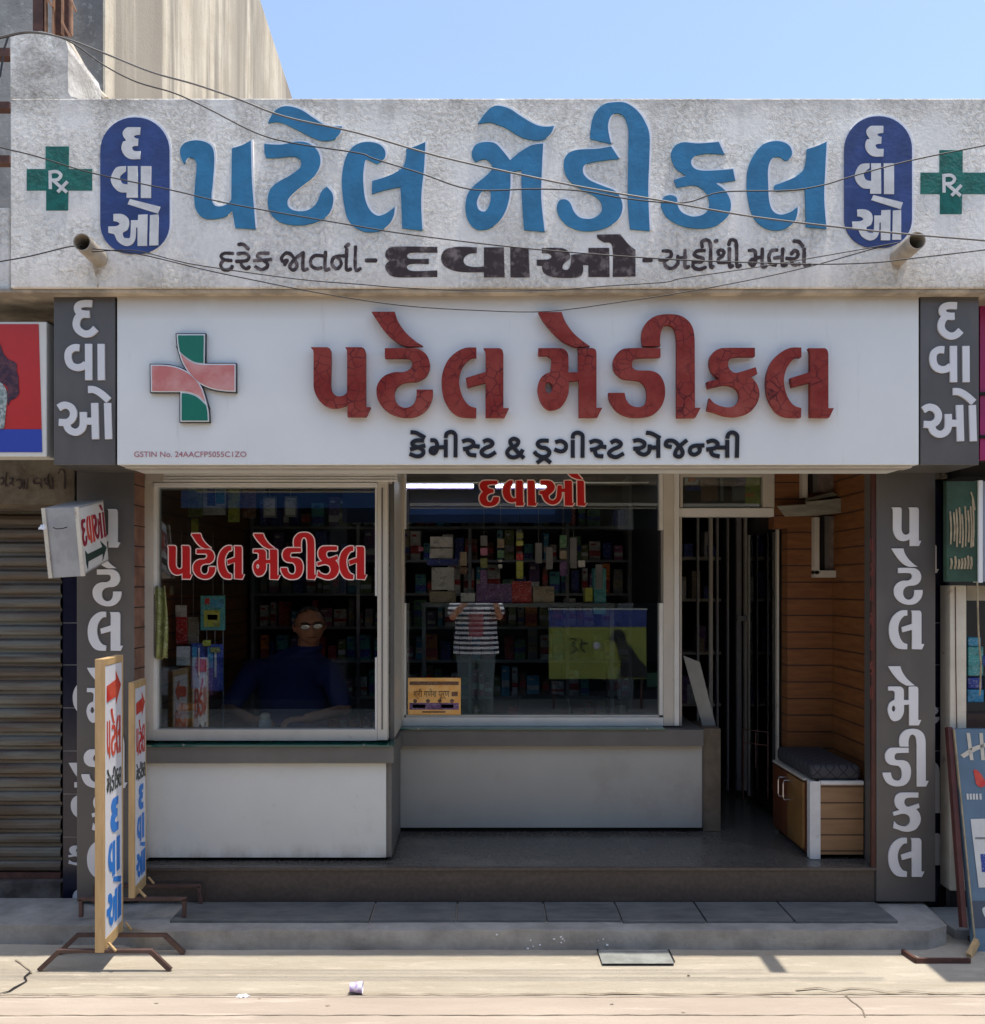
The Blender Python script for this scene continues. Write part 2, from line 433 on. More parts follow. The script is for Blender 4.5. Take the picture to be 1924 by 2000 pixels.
# ------------------------------------------------------------------ lettering tools
def cr(pts, closed=True, n=6):
    """points (x,y) smooth, (x,y,1) corner -> dense 2D outline"""
    N = len(pts); out = []
    rng = range(N) if closed else range(N-1)
    def g(i):
        if closed: return pts[i % N]
        return pts[max(0, min(N-1, i))]
    for i in rng:
        p0, p1, p2, p3 = g(i-1), g(i), g(i+1), g(i+2)
        c1 = len(p1) > 2; c2 = len(p2) > 2
        out.append((p1[0], p1[1]))
        if c1 and c2: continue
        a = p1 if c1 else p0; b = p2 if c2 else p3
        for k in range(1, n):
            t = k/n; t2 = t*t; t3 = t2*t
            x = .5*((2*p1[0])+(-a[0]+p2[0])*t+(2*a[0]-5*p1[0]+4*p2[0]-b[0])*t2+(-a[0]+3*p1[0]-3*p2[0]+b[0])*t3)
            y = .5*((2*p1[1])+(-a[1]+p2[1])*t+(2*a[1]-5*p1[1]+4*p2[1]-b[1])*t2+(-a[1]+3*p1[1]-3*p2[1]+b[1])*t3)
            out.append((x, y))
    if not closed: out.append((pts[-1][0], pts[-1][1]))
    return out

def fillmesh(contours, thick, offset=0.0):
    """2D contours in metres -> solid prism mesh (x, y, z in [-thick/2, thick/2])"""
    cu = bpy.data.curves.new("tmp", 'CURVE'); cu.dimensions = '2D'; cu.fill_mode = 'BOTH'
    cu.extrude = thick/2; cu.offset = offset
    for c in contours:
        sp = cu.splines.new('POLY'); sp.points.add(len(c)-1)
        for i, (x, y) in enumerate(c): sp.points[i].co = (x, y, 0, 1)
        sp.use_cyclic_u = True
    ob = bpy.data.objects.new("tmp", cu)
    me = bpy.data.meshes.new_from_object(ob)
    bpy.data.objects.remove(ob); bpy.data.curves.remove(cu)
    return me

def plane_map(d):
    return lambda x, y: (PX(x, d), PZ(y, d))

def letter(name, contours, d, thick, m, parent, offset=0.0, smooth_in=True, mapper=None):
    """contours in photo pixels, measured on the plane at depth d, front face at depth d"""
    mp = mapper or plane_map(d)
    cs = []
    for c in contours:
        q = cr(c) if smooth_in else [(p[0], p[1]) for p in c]
        cs.append([mp(x, y) for x, y in q])
    me = fillmesh(cs, thick, offset)
    for v in me.vertices:
        x, y, z = v.co
        v.co = (x, Yd(d) + thick/2 - z, y)
    bm = bmesh.new(); bm.from_mesh(me); bmesh.ops.recalc_face_normals(bm, faces=bm.faces); bm.to_mesh(me); bm.free()
    return link(name, me, m, parent)

def strokes(name, sts, width, d, thick, m, parent, xf=None, rounded=False, mapper=None, jit=0.0):
    """pen strokes in photo pixels -> ribbons with real thickness on the plane at depth d"""
    mb = MB(); sc = d/F
    for si, st in enumerate(sts):
        pts = cr(st, False, 5) if len(st) > 2 else [(p[0], p[1]) for p in st]
        if xf: pts = [xf(*p) for p in pts]
        q = []
        for p in pts:
            X, Z = (PX(p[0], d), PZ(p[1], d))
            if not q or (abs(X-q[-1][0])+abs(Z-q[-1][1])) > 1e-5: q.append((X, Z))
        if len(q) < 2: continue
        hw = width*sc/2; n = len(q); L = []; Rr = []; ws = []
        tl = sum(math.hypot(q[i+1][0]-q[i][0], q[i+1][1]-q[i][1]) for i in range(n-1))
        if rounded:
            def ext(a, b, e):
                l = math.hypot(b[0]-a[0], b[1]-a[1]); return (b[0]+(b[0]-a[0])/l*e, b[1]+(b[1]-a[1])/l*e)
            q2 = [ext(q[1], q[0], hw*.85), ext(q[1], q[0], hw*.55)] + q + [ext(q[-2], q[-1], hw*.55), ext(q[-2], q[-1], hw*.85)]
            wsc = [.45, .85] + [1]*n + [.85, .45]
            q = q2
        else: wsc = [1]*n
        n = len(q)
        for i in range(n):
            a = q[max(i-1,0)]; b = q[min(i+1,n-1)]
            dx, dz = b[0]-a[0], b[1]-a[1]; l = math.hypot(dx, dz) or 1
            nx, nz = -dz/l, dx/l; h = hw*wsc[i]*(1+random.uniform(-jit, jit))
            L.append((q[i][0]+nx*h, q[i][1]+nz*h)); Rr.append((q[i][0]-nx*h, q[i][1]-nz*h))
        base = Yd(d) - .0003*si
        vs = []
        for i in range(n):
            y = base - .0006*i/n
            vs += [(L[i][0], y, L[i][1]), (Rr[i][0], y, Rr[i][1]), (Rr[i][0], base+thick, Rr[i][1]), (L[i][0], base+thick, L[i][1])]
        fs = []
        for i in range(n-1):
            a = i*4
            for k in range(4): fs.append((a+k, a+(k+1)%4, a+4+(k+1)%4, a+4+k))
        fs += [(3,2,1,0), tuple((n-1)*4+k for k in range(4))]
        mb.add(vs, fs)
    return mb.build(name, m, parent)

def text_mesh(s, height, name="text", m=None, parent=None, loc=(0,0,0), mirror=False, thick=.0006, width=None, rot=None):
    cu = bpy.data.curves.new(name, 'FONT'); cu.body = s; cu.size = height; cu.extrude = thick/2; cu.fill_mode = 'BOTH'
    ob = bpy.data.objects.new("tmp", cu); me = bpy.data.meshes.new_from_object(ob)
    bpy.data.objects.remove(ob); bpy.data.curves.remove(cu)
    xs = [v.co.x for v in me.vertices] or [0, 1]
    w0 = max(xs)-min(xs); k = (width/w0) if width else 1; x0 = min(xs)
    for v in me.vertices:
        x, y, z = v.co; x = (x-x0)*k
        if mirror: x = -x
        v.co = Vector((x, -z, y))
        if rot: v.co = rot @ v.co
        v.co += Vector(loc)
    return link(name, me, m, parent)

def Z(x0, y0, s, pts):
    """zoom-view coordinates -> photo pixels"""
    return [(x0+p[0]/s, y0+p[1]/s, *p[2:]) for p in pts]
# ------------------------------------------------------------------ display letter outlines (photo pixels)
A = lambda pts: Z(550, 580, 3.1433, pts)
B = lambda pts: Z(1050, 580, 3.1433, pts)
G = {}
G['pa'] = [A([(178,308,1),(280,308,1),(297,318),(302,340),(302,400),(300,530),(305,570),(325,600),(355,610),(385,602),(402,585,1),(402,340),(398,322),(390,308,1),(490,308,1),(508,318),(516,345,1),(516,676,1),(546,676,1),(518,734,1),(404,734,1),(404,660,1),(350,678),(300,678),(250,655),(215,610),(198,560),(196,500),(196,350),(192,325)])]
G['te'] = [A([(552,90,1),(695,90,1),(715,150),(760,215),(820,270),(868,300,1),(765,302,1),(700,270),(640,215),(595,155)]),
           A([(634,314,1),(800,314),(850,325),(890,355),(910,405),(905,450),(880,490),(830,515),(770,520),(725,535),(697,570),(693,615),(710,655),(745,678),(785,675),(815,650),(828,610),(829,568,1),(928,568,1),(925,620),(900,675),(850,720),(785,738),(710,730),(640,695),(595,640),(582,580),(592,530),(630,485),(690,462),(750,460),(790,440),(802,410),(795,385),(765,374),(634,374,1)])]
G['la'] = [A([(1196,310,1),(1130,312),(1070,340),(1020,390),(990,460),(982,530),(992,610),(1020,670),(1060,715),(1110,735),(1194,740,1),(1196,682,1),(1150,665),(1115,620),(1095,560),(1090,500),(1105,440),(1135,395),(1165,372),(1196,370,1)]),
           A([(1240,314,1),(1340,314,1),(1355,325),(1362,350,1),(1362,682,1),(1396,682,1),(1368,740,1),(1252,738,1),(1252,525,1),(1140,553,1),(1130,497,1),(1252,460,1),(1252,345)])]
G['me'] = [B([(5,92,1),(148,92,1),(170,150),(215,215),(270,265),(322,302,1),(225,304,1),(150,265),(90,210),(40,150)]),
           B([(5,314,1),(130,314),(165,322),(187,350),(190,400),(190,462,1),(250,462,1),(250,330),(245,314,1),(335,313,1),(355,322),(362,345,1),(362,680,1),(398,680,1),(368,738,1),(254,738,1),(254,510,1),(192,515,1),(190,590),(170,640),(140,675),(100,690),(65,690),(30,660),(8,610),(0,560),(15,505),(45,475),(80,460,1),(85,400),(82,375),(60,358,1),(5,358,1)]),
           B([(68,520),(88,540),(90,560),(84,578),(68,590),(52,578),(46,560),(50,538)])]
G['da'] = [B([(755,314,1),(755,368,1),(620,372),(590,385),(580,410),(585,435),(612,450),(690,452),(740,470),(770,510),(783,560),(780,620),(755,680),(700,725),(620,738),(550,730),(490,700),(455,655),(440,620),(435,588,1),(535,588,1),(545,630),(570,662),(610,676),(645,670),(668,640),(672,590),(660,545),(630,515),(590,508),(530,500),(490,475),(468,440),(465,390),(485,350),(520,322),(570,314)])]
G['ii'] = [B([(648,300,1),(640,250),(648,190),(680,145),(730,115),(800,105),(870,112),(925,145),(955,195),(965,260,1),(967,680,1),(1002,680,1),(970,740,1),(856,740,1),(856,280,1),(850,220),(835,185),(805,168),(775,180),(757,220),(752,270),(755,300,1)])]
G['ka'] = [B([(1335,312,1),(1335,365,1),(1230,365),(1190,375),(1172,400),(1175,435),(1200,462),(1230,465,1),(1340,430,1),(1350,472,1),(1310,490,1),(1345,530),(1362,580),(1358,630),(1330,680),(1290,715),(1220,733),(1150,728),(1090,708),(1042,695,1),(1055,620,1),(1090,655),(1150,676),(1200,672),(1235,640),(1240,600),(1225,565),(1190,545),(1140,540),(1048,562,1),(1038,522,1),(1115,500,1),(1080,470),(1060,430),(1058,385),(1075,345),(1110,320),(1160,312)])]
G['dii'] = G['da'] + G['ii']
G['la2'] = [[(p[0]+(424/3.1433+500), p[1], *p[2:]) for p in c] for c in G['la']]
S5 = lambda pts: Z(920, 910, 7.858, pts)
G['d_'] = [S5([(405,228,1),(400,280,1),(300,282),(255,300),(255,325),(290,350),(345,360,1),(345,410,1),(300,420),(250,450),(240,500),(262,545),(305,555),(332,515),(345,475,1),(430,478,1),(425,540),(380,595),(300,620),(200,610),(145,560),(130,480),(160,420),(185,400,1),(145,350),(135,290),(170,240),(240,225)])]
G['va'] = [S5([(640,225,1),(590,225),(530,270),(495,340),(490,420),(520,500),(580,550),(640,560),(690,545,1),(690,610,1),(800,610,1),(820,570,1),(800,565,1),(795,245,1),(780,225,1),(690,225,1),(690,490,1),(650,495),(615,460),(600,390),(605,320),(640,265,1)]),
           S5([(865,225,1),(960,225,1),(975,240,1),(985,570,1),(1015,565,1),(990,612,1),(875,610,1),(872,250,1)])]
G['o_'] = [S5([(1070,225,1),(1190,225),(1250,250),(1285,310),(1275,370),(1230,420),(1195,450),(1200,500),(1245,530),(1290,510),(1315,460),(1330,300,1),(1395,300,1),(1395,345,1),(1440,345,1),(1435,225,1),(1530,225,1),(1550,245,1),(1555,570,1),(1585,570,1),(1555,610,1),(1440,610,1),(1435,400,1),(1395,400,1),(1390,480),(1350,550),(1280,590),(1210,585),(1140,540),(1100,470),(1090,435,1),(1050,430,1),(1055,385,1),(1120,375),(1165,340),(1165,300),(1130,285),(1070,282,1)]),
           S5([(1630,225,1),(1715,225,1),(1735,245,1),(1740,570,1),(1775,570,1),(1745,612,1),(1635,610,1)]),
           S5([(1485,112,1),(1620,108,1),(1660,150),(1715,212,1),(1625,200,1),(1550,170)])]

def bbox(cs):
    xs = [p[0] for c in cs for p in c]; ys = [p[1] for c in cs for p in c]
    return min(xs), max(xs), min(ys), max(ys)
def fit(cs, x0, x1, y0, y1):
    a, b, c, d = bbox(cs)
    return [[(x0+(p[0]-a)/(b-a)*(x1-x0), y0+(p[1]-c)/(d-c)*(y1-y0), *p[2:]) for p in q] for q in cs]

# ------------------------------------------------------------------ the shop building
bld = empty("shop_building", (0, 0.1, 0), "plastered single storey shop building with hand painted blue lettering across its parapet", "building")
PF = 3.95
par = MB().box(-2.03, 4.6, 0.0, .16, 2.889, 3.702)
par = par.build("parapet_wall", M['stucco'], bld, bevel=.006)
# broken pier at the left end of the parapet
pm = MB()
pr = [(20,66),(60,62),(100,66),(130,82),(134,120),(133,186),(150,193.5)]
outl = [(PX(x,PF), PZ(y,PF)) for x, y in [(20,66),(45,63),(80,60),(104,66),(128,78),(133,95),(132,140),(133,180),(139,188),(152,193.6)]]
n = len(outl)
vs = [(x, .002, z) for x, z in outl] + [(outl[-1][0], .002, 3.7015), (outl[0][0], .002, 3.7015)]
vb = [(x, .34, z) for x, y, z in vs]
k = len(vs)
pm.add(vs+vb, [tuple(range(k)), tuple(range(2*k-1, k-1, -1))] + [(i, i+k, (i+1)%k+k, (i+1)%k) for i in range(k)])
pm.build("parapet_pier", M['stucco'], bld)
# slab under the parapet (soffit) and the ceiling of the recessed front
MB().box(-3.4, 4.6, .016, .9, 2.875, 2.887).build("soffit_slab", M['soffit'], bld)
MB().box(-1.95, 2.20, .42, 1.26, 2.245, 2.30).build("porch_ceiling", M['soffit'], bld)
MB().box(-2.0, 2.25, 1.10, 1.25, 2.302, 2.88).build("front_beam", M['soffit'], bld)
MB().box(-2.0, 2.25, .43, 1.099, 2.32, 2.87).build("box_backing", M['dark'], bld)
MB().box(-1.97, 3.3, 1.0, 4.0, 2.89, 3.0).build("roof", M['soffit'], bld)

# --- painted lettering on the parapet (raised render, blue paint, sunlit edges painted white)
R1 = lambda p: Z(0, 0, 2.6943, p); R2 = lambda p: Z(600, 150, 2.6943, p); R3 = lambda p: Z(1224, 150, 2.6943, p)
big = {
 'pa': [R1([(968,862,1),(950,820),(950,780),(975,750),(1025,738),(1075,745),(1110,765),(1125,800),(1127,860),(1120,960),(1113,1040),(1130,1080),(1165,1085),(1200,1070),(1217,1050,1),(1220,780,1),(1270,765),(1320,738,1),(1325,950,1),(1345,1205,1),(1238,1198,1),(1222,1110,1),(1180,1140),(1110,1152),(1060,1140),(1030,1100),(1022,1040),(1028,950),(1035,870),(1020,835),(990,830)])],
 'te': [R1([(1410,645,1),(1440,590),(1480,562),(1530,560),(1590,580),(1650,620),(1720,660),(1800,665,1),(1785,705),(1750,735),(1690,738),(1640,720),(1580,690),(1510,655),(1460,640)]),
        R1([(1390,757,1),(1480,760),(1560,745),(1620,752),(1665,785),(1685,830),(1680,880),(1650,930),(1600,970),(1550,1010),(1515,1050),(1520,1090),(1560,1110),(1620,1105),(1665,1070),(1690,1010),(1720,982,1),(1750,1020),(1752,1070),(1730,1125),(1680,1160),(1600,1182),(1520,1180),(1460,1160),(1420,1115),(1408,1060),(1420,1000),(1460,960),(1530,920),(1580,880),(1580,840),(1540,822),(1470,828),(1400,830,1),(1392,800)])],
 'la': [R2([(365,458,1),(312,435),(298,480),(295,550),(305,640),(330,700),(370,730),(415,718),(462,685,1),(455,730),(430,775),(380,810),(310,815),(250,790),(210,740),(190,650),(182,550),(190,470),(215,400),(260,355),(320,342),(380,355),(410,390),(405,430)]),
        R2([(342,548,1),(430,520),(500,478),(520,420),(520,380,1),(570,365),(622,342,1),(615,480),(600,640),(606,808,1),(500,795,1),(494,640),(490,578,1),(420,592),(340,615,1)])],
 'me': [R2([(900,245,1),(930,200),(970,160),(1010,152),(1070,170),(1130,210),(1200,250),(1250,262),(1300,258,1),(1280,300),(1240,330),(1180,330),(1120,312),(1060,275),(990,245),(950,238)]),
        R2([(885,447,1),(868,420),(868,390),(890,355),(940,342),(990,350),(1030,390),(1068,438,1),(1120,395),(1180,360),(1242,350,1),(1235,500),(1232,640),(1250,815,1),(1142,805,1),(1130,640),(1128,490,1),(1070,500,1),(1068,600),(1050,690),(1010,760),(950,800),(890,800),(850,760),(833,700),(840,630),(870,580),(930,530),(970,490),(970,460),(935,432)]),
        R2([(960,595),(965,650),(940,705),(905,700),(893,660),(910,615),(935,598)])],
 'dii': [R2([(1600,365,1),(1642,430,1),(1550,440),(1490,450),(1455,470),(1455,510),(1490,545),(1560,575),(1620,600),(1650,640),(1660,690),(1640,745),(1590,785),(1520,808),(1440,808),(1370,780),(1325,730),(1315,680),(1330,650),(1360,645),(1385,665),(1405,710),(1440,742),(1500,745),(1545,715),(1550,670),(1520,630),(1470,605),(1410,570),(1370,530),(1352,480),(1355,430),(1385,395),(1440,382),(1530,378)]),
         R2([(1490,325,1),(1495,250),(1515,190),(1560,145),(1620,133),(1680,138),(1740,180),(1780,240),(1802,310),(1800,450),(1795,600),(1803,810,1),(1700,800,1),(1688,640),(1692,330),(1690,270),(1670,210),(1635,190),(1600,205),(1583,255),(1590,310),(1600,352,1)])],
 'ka': [R3([(485,342,1),(515,408,1),(430,402),(370,412),(340,440),(350,475),(390,492),(470,492),(560,485,1),(572,545,1),(470,560,1),(520,600),(548,660),(540,720),(500,765),(440,792),(350,795),(270,775),(210,735),(182,680),(190,640),(225,622),(262,635),(270,680),(295,715),(350,735),(410,720),(435,680),(430,630),(400,590),(350,570),(265,582,1),(250,542,1),(315,520,1),(260,480),(235,420),(245,375),(290,345),(380,350)])],
 'la2': [R3([(870,410),(862,370),(830,345),(780,338),(720,355),(670,410),(640,480),(633,560),(640,640),(660,720),(700,775),(760,805),(830,800),(880,765),(898,720),(900,685,1),(860,712),(810,725),(770,705),(750,650),(745,560),(745,480),(765,430),(805,420),(842,440)]),
         R3([(780,570,1),(860,540),(910,510),(940,470),(950,380,1),(1000,365),(1053,340,1),(1045,500),(1040,640),(1052,800,1),(945,790,1),(940,590,1),(860,597),(785,600)])],
}
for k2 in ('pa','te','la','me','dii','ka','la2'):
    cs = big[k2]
    sh = [[(p[0]+4.0, p[1]-2.2, *p[2:]) for p in c] for c in cs]  # white copy shifted up and right paints in the sunlit edges
    letter("letter_lit_edge", sh, PF-.0066, .010, M['white_edge'], par)
    letter("letter", cs, PF-.008, .009, M['blue_paint'], par)
# black painted word
K = {'d': [(685,895,1),(685,925,1),(560,925),(528,935),(540,957),(640,957,1),(640,985,1),(545,985),(525,1005),(560,1022),(685,1018,1),(685,1053,1),(500,1055),(440,1045),(412,1010),(415,985),(432,970,1),(412,945),(420,910),(470,893)],
     'v': [(893,897,1),(893,928,1),(850,932),(825,955),(830,985),(870,1000),(930,998,1),(930,897,1),(1035,897,1),(1040,1055,1),(930,1055,1),(930,1028,1),(800,1025),(730,1000),(705,960),(720,915),(780,895)],
     'a': [(1068,897,1),(1165,900,1),(1172,1055,1),(1070,1055,1)],
     'o': [(1235,900,1),(1330,900),(1370,915),(1385,950),(1350,985),(1345,1010),(1370,1015),(1385,990),(1390,935,1),(1480,930,1),(1480,900,1),(1590,900,1),(1592,1053,1),(1480,1053,1),(1480,990,1),(1452,990,1),(1450,1030),(1420,1055),(1300,1055),(1245,1030),(1235,995,1),(1208,992,1),(1208,962,1),(1270,960),(1285,945),(1270,930),(1235,928,1)],
     'u': [(1525,830,1),(1648,828,1),(1690,880),(1728,910,1),(1728,1050,1),(1608,1053,1),(1605,890),(1560,870),(1530,850)]}
for k2, c in K.items(): letter("letter", [R2(c)], PF-.002, .003, M['black_paint'], par)
# small brush lettering left and right of it
T1 = lambda L: [Z(400, 460, 5.894, s) for s in L]
small1 = [
 [[(322,205),(230,203),(188,232),(215,275),(303,287)],[(215,285),(182,335),(205,385),(255,397),(300,382),(315,355)]],
 [[(390,102),(440,100),(500,152)],[(380,210),(460,203),(507,240),(480,288),(365,297)],[(415,300),(425,345),(475,382),(512,362)]],
 [[(730,203),(630,205),(605,240),(650,275),(712,312),(718,360),(650,392),(588,360)],[(570,290),(760,275)]],
 [[(920,335),(950,280),(905,300),(882,260),(930,203),(990,215),(1040,285),(1062,350),(1020,397),(978,360),(1010,300),(1070,240),(1130,200)],[(1133,195),(1130,385),(1180,385)]],
 [[(1365,235),(1270,230),(1220,280),(1230,350),(1290,380),(1340,370)],[(1390,190),(1385,385),(1430,385)]],
 [[(1635,235),(1540,235),(1480,260),(1465,330),(1520,382),(1570,330),(1550,270),(1520,250)],[(1635,160),(1630,385),(1680,385)],[(1735,130),(1735,385),(1790,380)],[(1620,130),(1655,100)]],
 [[(1840,290),(2090,290)]][:0] ,
]
for g in small1:
    if g: strokes("letter", T1(g), 6.6, PF-.0015, .003, M['black_paint'], par, rounded=True, jit=.12)
strokes("dash", [Z(600,150,2.6943,[(312,966),(360,966)])], 8, PF-.0015, .003, M['black_paint'], par, rounded=True)
strokes("dash", [Z(1240,450,5.239,[(95,305),(165,305)])], 8, PF-.0015, .003, M['black_paint'], par, rounded=True)
T2 = lambda L: [Z(1240, 450, 5.239, s) for s in L]
small2 = [
 [[(290,210),(360,215),(372,260),(320,300),(255,302)],[(300,310),(320,370),(385,388),(438,340),(440,265)],[(440,285),(520,275)],[(515,205),(515,370),(550,370)]],
 [[(712,205),(640,210),(608,245),(650,272),(700,285),(680,320),(620,322)],[(598,320),(600,375),(660,398),(722,378)],[(690,168),(688,115),(740,98),(775,150),(775,365),(802,368)],[(822,112),(838,106)]],
 [[(860,245),(852,212),(890,200),(912,225),(895,262),(852,300),(870,328),(965,322)],[(968,185),(970,362),(1000,362)],[(962,145),(980,98),(1030,108),(1042,180),(1045,362),(1080,358)]],
 [[(1170,205),(1228,208),(1232,290),(1195,300),(1175,335),(1205,360),(1235,330),(1232,285)],[(1232,282),(1300,272)],[(1305,190),(1305,362),(1342,366)]],
 [[(1455,200),(1400,208),(1372,270),(1390,340),(1440,352)],[(1430,282),(1510,272)],[(1515,190),(1510,350),(1550,352)]],
 [[(1602,240),(1640,203),(1672,240),(1640,288),(1555,286)],[(1600,290),(1620,350),(1685,345)],[(1735,190),(1735,348),(1790,352)],[(1630,110),(1680,116),(1718,160)]],
]
for g in small2: strokes("letter", T2(g), 6.9, PF-.0015, .003, M['black_paint'], par, rounded=True, jit=.12)
# navy capsules with whitewashed letters
def rrect(x0, x1, y0, y1, rt, rb, n=10):
    o = []
    for cx, cy, a0, r in ((x0+rt, y0+rt, 180, rt), (x1-rt, y0+rt, 270, rt), (x1-rb, y1-rb, 0, rb), (x0+rb, y1-rb, 90, rb)):
        for i in range(n+1):
            a = R(a0+90*i/n); o.append((cx+r*math.cos(a), cy+r*math.sin(a)))
    return o
C7 = lambda p: Z(180, 220, 7.0, p)
cap = [C7([(655,200,1),(655,300,1),(600,305),(570,325),(600,350),(630,355,1),(625,450,1),(570,455),(545,475),(560,510),(590,525),(660,525,1),(655,632,1),(520,630),(440,580),(400,490),(420,400),(460,380),(425,320),(420,260),(470,205),(530,198)]),
       C7([(460,730,1),(460,800,1),(420,830),(380,880),(400,950),(440,975),(485,980,1),(485,730,1),(620,730,1),(625,1160,1),(470,1160,1),(470,1090,1),(370,1080),(290,1010),(255,920),(280,820),(340,745)]),
       C7([(665,730,1),(805,730,1),(805,1165,1),(665,1165,1)]),
       C7([(515,1180,1),(930,1285,1),(900,1380,1),(485,1250,1)]),
       C7([(290,1385,1),(400,1385),(480,1430),(505,1510),(480,1600),(420,1640),(430,1700),(480,1715),(520,1690),(530,1470,1),(625,1470,1),(630,1395,1),(755,1390,1),(750,1820,1),(620,1820,1),(620,1570,1),(600,1570,1),(590,1720),(540,1800),(450,1820),(350,1760),(310,1680),(300,1660,1),(220,1640,1),(220,1555,1),(330,1550),(375,1520),(340,1490),(290,1480,1)]),
       C7([(790,1400,1),(905,1390,1),(905,1810,1),(780,1815,1)])]
for side in (0, 1):
    f = (lambda p: p) if side == 0 else (lambda p: (1649.8+(p[0]-195.7)*.973, 226.8+(p[1]-229)*.965, *p[2:]))
    o1 = [f(p) for p in rrect(195.7, 331.1, 229, 495, 66, 58)]
    o2 = [f(p) for p in rrect(197.0, 335.5, 225.5, 494, 68, 58)]  # larger to the top and right: the capsule's sunlit edge, painted white
    letter("capsule_lit_edge", [o2], PF-.0052, .008, M['white_edge'], par, smooth_in=False)
    letter("capsule", [o1], PF-.007, .009, M['navy_paint'], par, smooth_in=False)
    for c in cap: letter("letter", [[f(p) for p in c]], PF-.010, .006, M['white_letter'], par)
    # green cross with Rx
    dx, dy = (0, 0) if side == 0 else (1746, 7)
    v = [(89+dx,286+dy),(134.5+dx,286+dy),(134.5+dx,330+dy),(180+dx,330+dy),(180+dx,372+dy),(133.5+dx,372+dy),(133+dx,411+dy),(90+dx,411+dy),(90+dx,372+dy),(52+dx,372+dy),(52+dx,330+dy),(89+dx,330+dy)]
    letter("green_cross", [v], PF-.0015, .002, M['green_paint'], par, smooth_in=False)
    q = lambda pts: [(x+dx, y+dy+2) for x, y in Z(0, 300, 6.125, pts)]
    strokes("letter", [q([(598,190),(602,410)]), q([(598,208),(680,203),(727,245),(690,298),(612,305)]), q([(632,305),(800,450)]), q([(690,448),(808,322)])], 6.2, PF-.0035, .002, M['white_letter'], par)
# drain pipes
for px, py, px2, py2 in ((165,477,196,506),(1786,474,1748,500)):
    a = P(px, py, PF-.15)
    pt = MB(); c = Vector((a.x, 0, a.z))
    pipe_ctr = PX((px2 if px > 900 else px2), PF)
    s = Vector((a.x, .05, a.z-.010)); e = Vector((a.x, -.20, a.z))
    n = 22; r, ri = .036, .0325
    vs = []; fs = []
    for (yy, rr, zz) in ((.03, r, -.008), (-.175, r, 0), (-.175, ri, 0), (.02, ri, -.008)):
        for kk in range(n):
            t = 2*math.pi*kk/n; vs.append((a.x+rr*math.cos(t), yy, a.z+zz+rr*math.sin(t)))
    for i in range(3):
        for kk in range(n): fs.append((i*n+kk, i*n+(kk+1)%n, (i+1)*n+(kk+1)%n, (i+1)*n+kk))
    fs.append(tuple(3*n+kk for kk in range(n)))
    pt.add(vs, fs); pt.build("drain_pipe", M['pvc'], bld, smooth=False)

for k_, (px, py) in enumerate(((190,512),(1750,506))):
    st_ = [(px-7,py-6),(px+8,py-8),(px+9,py+12),(px+4,py+30),(px+3,py+46),(px-1,py+48),(px-3,py+28),(px-8,py+12)]
    letter("rust_stain", [st_], PF-.0006, .001, mat("rust_stain", (.40,.32,.23), .9, col2=(.62,.58,.50), scale=30, lo=.42, hi=.6), par)
# --- lower pillars
def pillar(x0, x1, name="pillar"):
    d = 4.40
    return MB().pbox(x0, x1, 892, 1761, d, d+.14).build(name, M['grey_acp'], bld, bevel=.002)
pl = pillar(150, 262); pr_ = pillar(1712, 1827)
vert = [('pa', 1741.7, 1799.6, 991, 1066.4), ('te', 1741.4, 1802.2, 1071.1, 1181.2), ('la', 1736.7, 1805.6, 1191.8, 1268.3),
        ('me', 1734.4, 1799.6, 1301.3, 1416.8), ('dii', 1724.4, 1814, 1423.6, 1536.3), ('ka', 1744.3, 1798.4, 1548.3, 1624.5), ('la', 1735.3, 1805.6, 1636.8, 1713)]
for gk, a, b, c, e in vert:
    for dx, dy, pp in ((0, 0, pr_), (-1565.5, 3, pl)):
        cs = fit(G[gk], a+dx, b+dx, c+dy, e+dy)
        letter("letter", cs, 4.392, .007, M['acp_letter'], pp)

# inner cheek walls (wood cladding), floor, risers, steps
MB().box(-1.72, PX(262,4.40)-.001, Yd(4.541), Yd(4.60), .266, 2.243).build("left_cheek_wall", M['plank'], bld)
MB().box(-1.96, -1.701, Yd(4.545), Yd(4.63), .05, 2.243).build("left_outer_wall", M['dark'], bld)
MB().box(-1.70, PX(262,4.40)+.002, Yd(4.40)+.002, Yd(4.54), .266, 2.184).build("brick_reveal", mat("brick_reveal", (.27,.14,.095), .8, .4, 9, bump=.004), bld)
for i in range(19):
    z = .33 + i*.098
    MB().box(-1.6995, PX(262,4.40)+.0035, Yd(4.40)+.001, Yd(4.54), z, z+.005).build("brick_joint", M['dark'], bld) if i % 1 == 0 else None
# right cheek : receding planked wall and its front edge
MB().box(1.93, 2.04, Yd(4.545), Yd(5.25), .06, 2.243).build("right_cheek_wall", M['plank'], bld)
MB().hexa([(1.872,Yd(4.42),.266),(1.94,Yd(4.42),.266),(2.0,Yd(4.55),.266),(1.929,Yd(4.55),.266)],
          [(1.872,Yd(4.42),2.184),(1.94,Yd(4.42),2.184),(2.0,Yd(4.55),2.184),(1.929,Yd(4.55),2.184)]).build("right_cheek_edge", M['plank'], bld)
MB().box(1.853, 1.8745, Yd(4.405), Yd(4.419), .266, 2.184).build("red_edge_strip", mat("red_edge_strip", (.07,.016,.010), .5, .3, 9), bld)
MB().box(PX(1538,5.1), 1.929, Yd(5.10), Yd(5.2), .266, 2.243).build("nook_back_wall", M['plank'], bld)
MB().box(PX(1512,5.1), PX(1538,5.1), Yd(5.1), Yd(5.2), 1.93, 2.243).build("nook_upper_panel", M['plank'], bld)
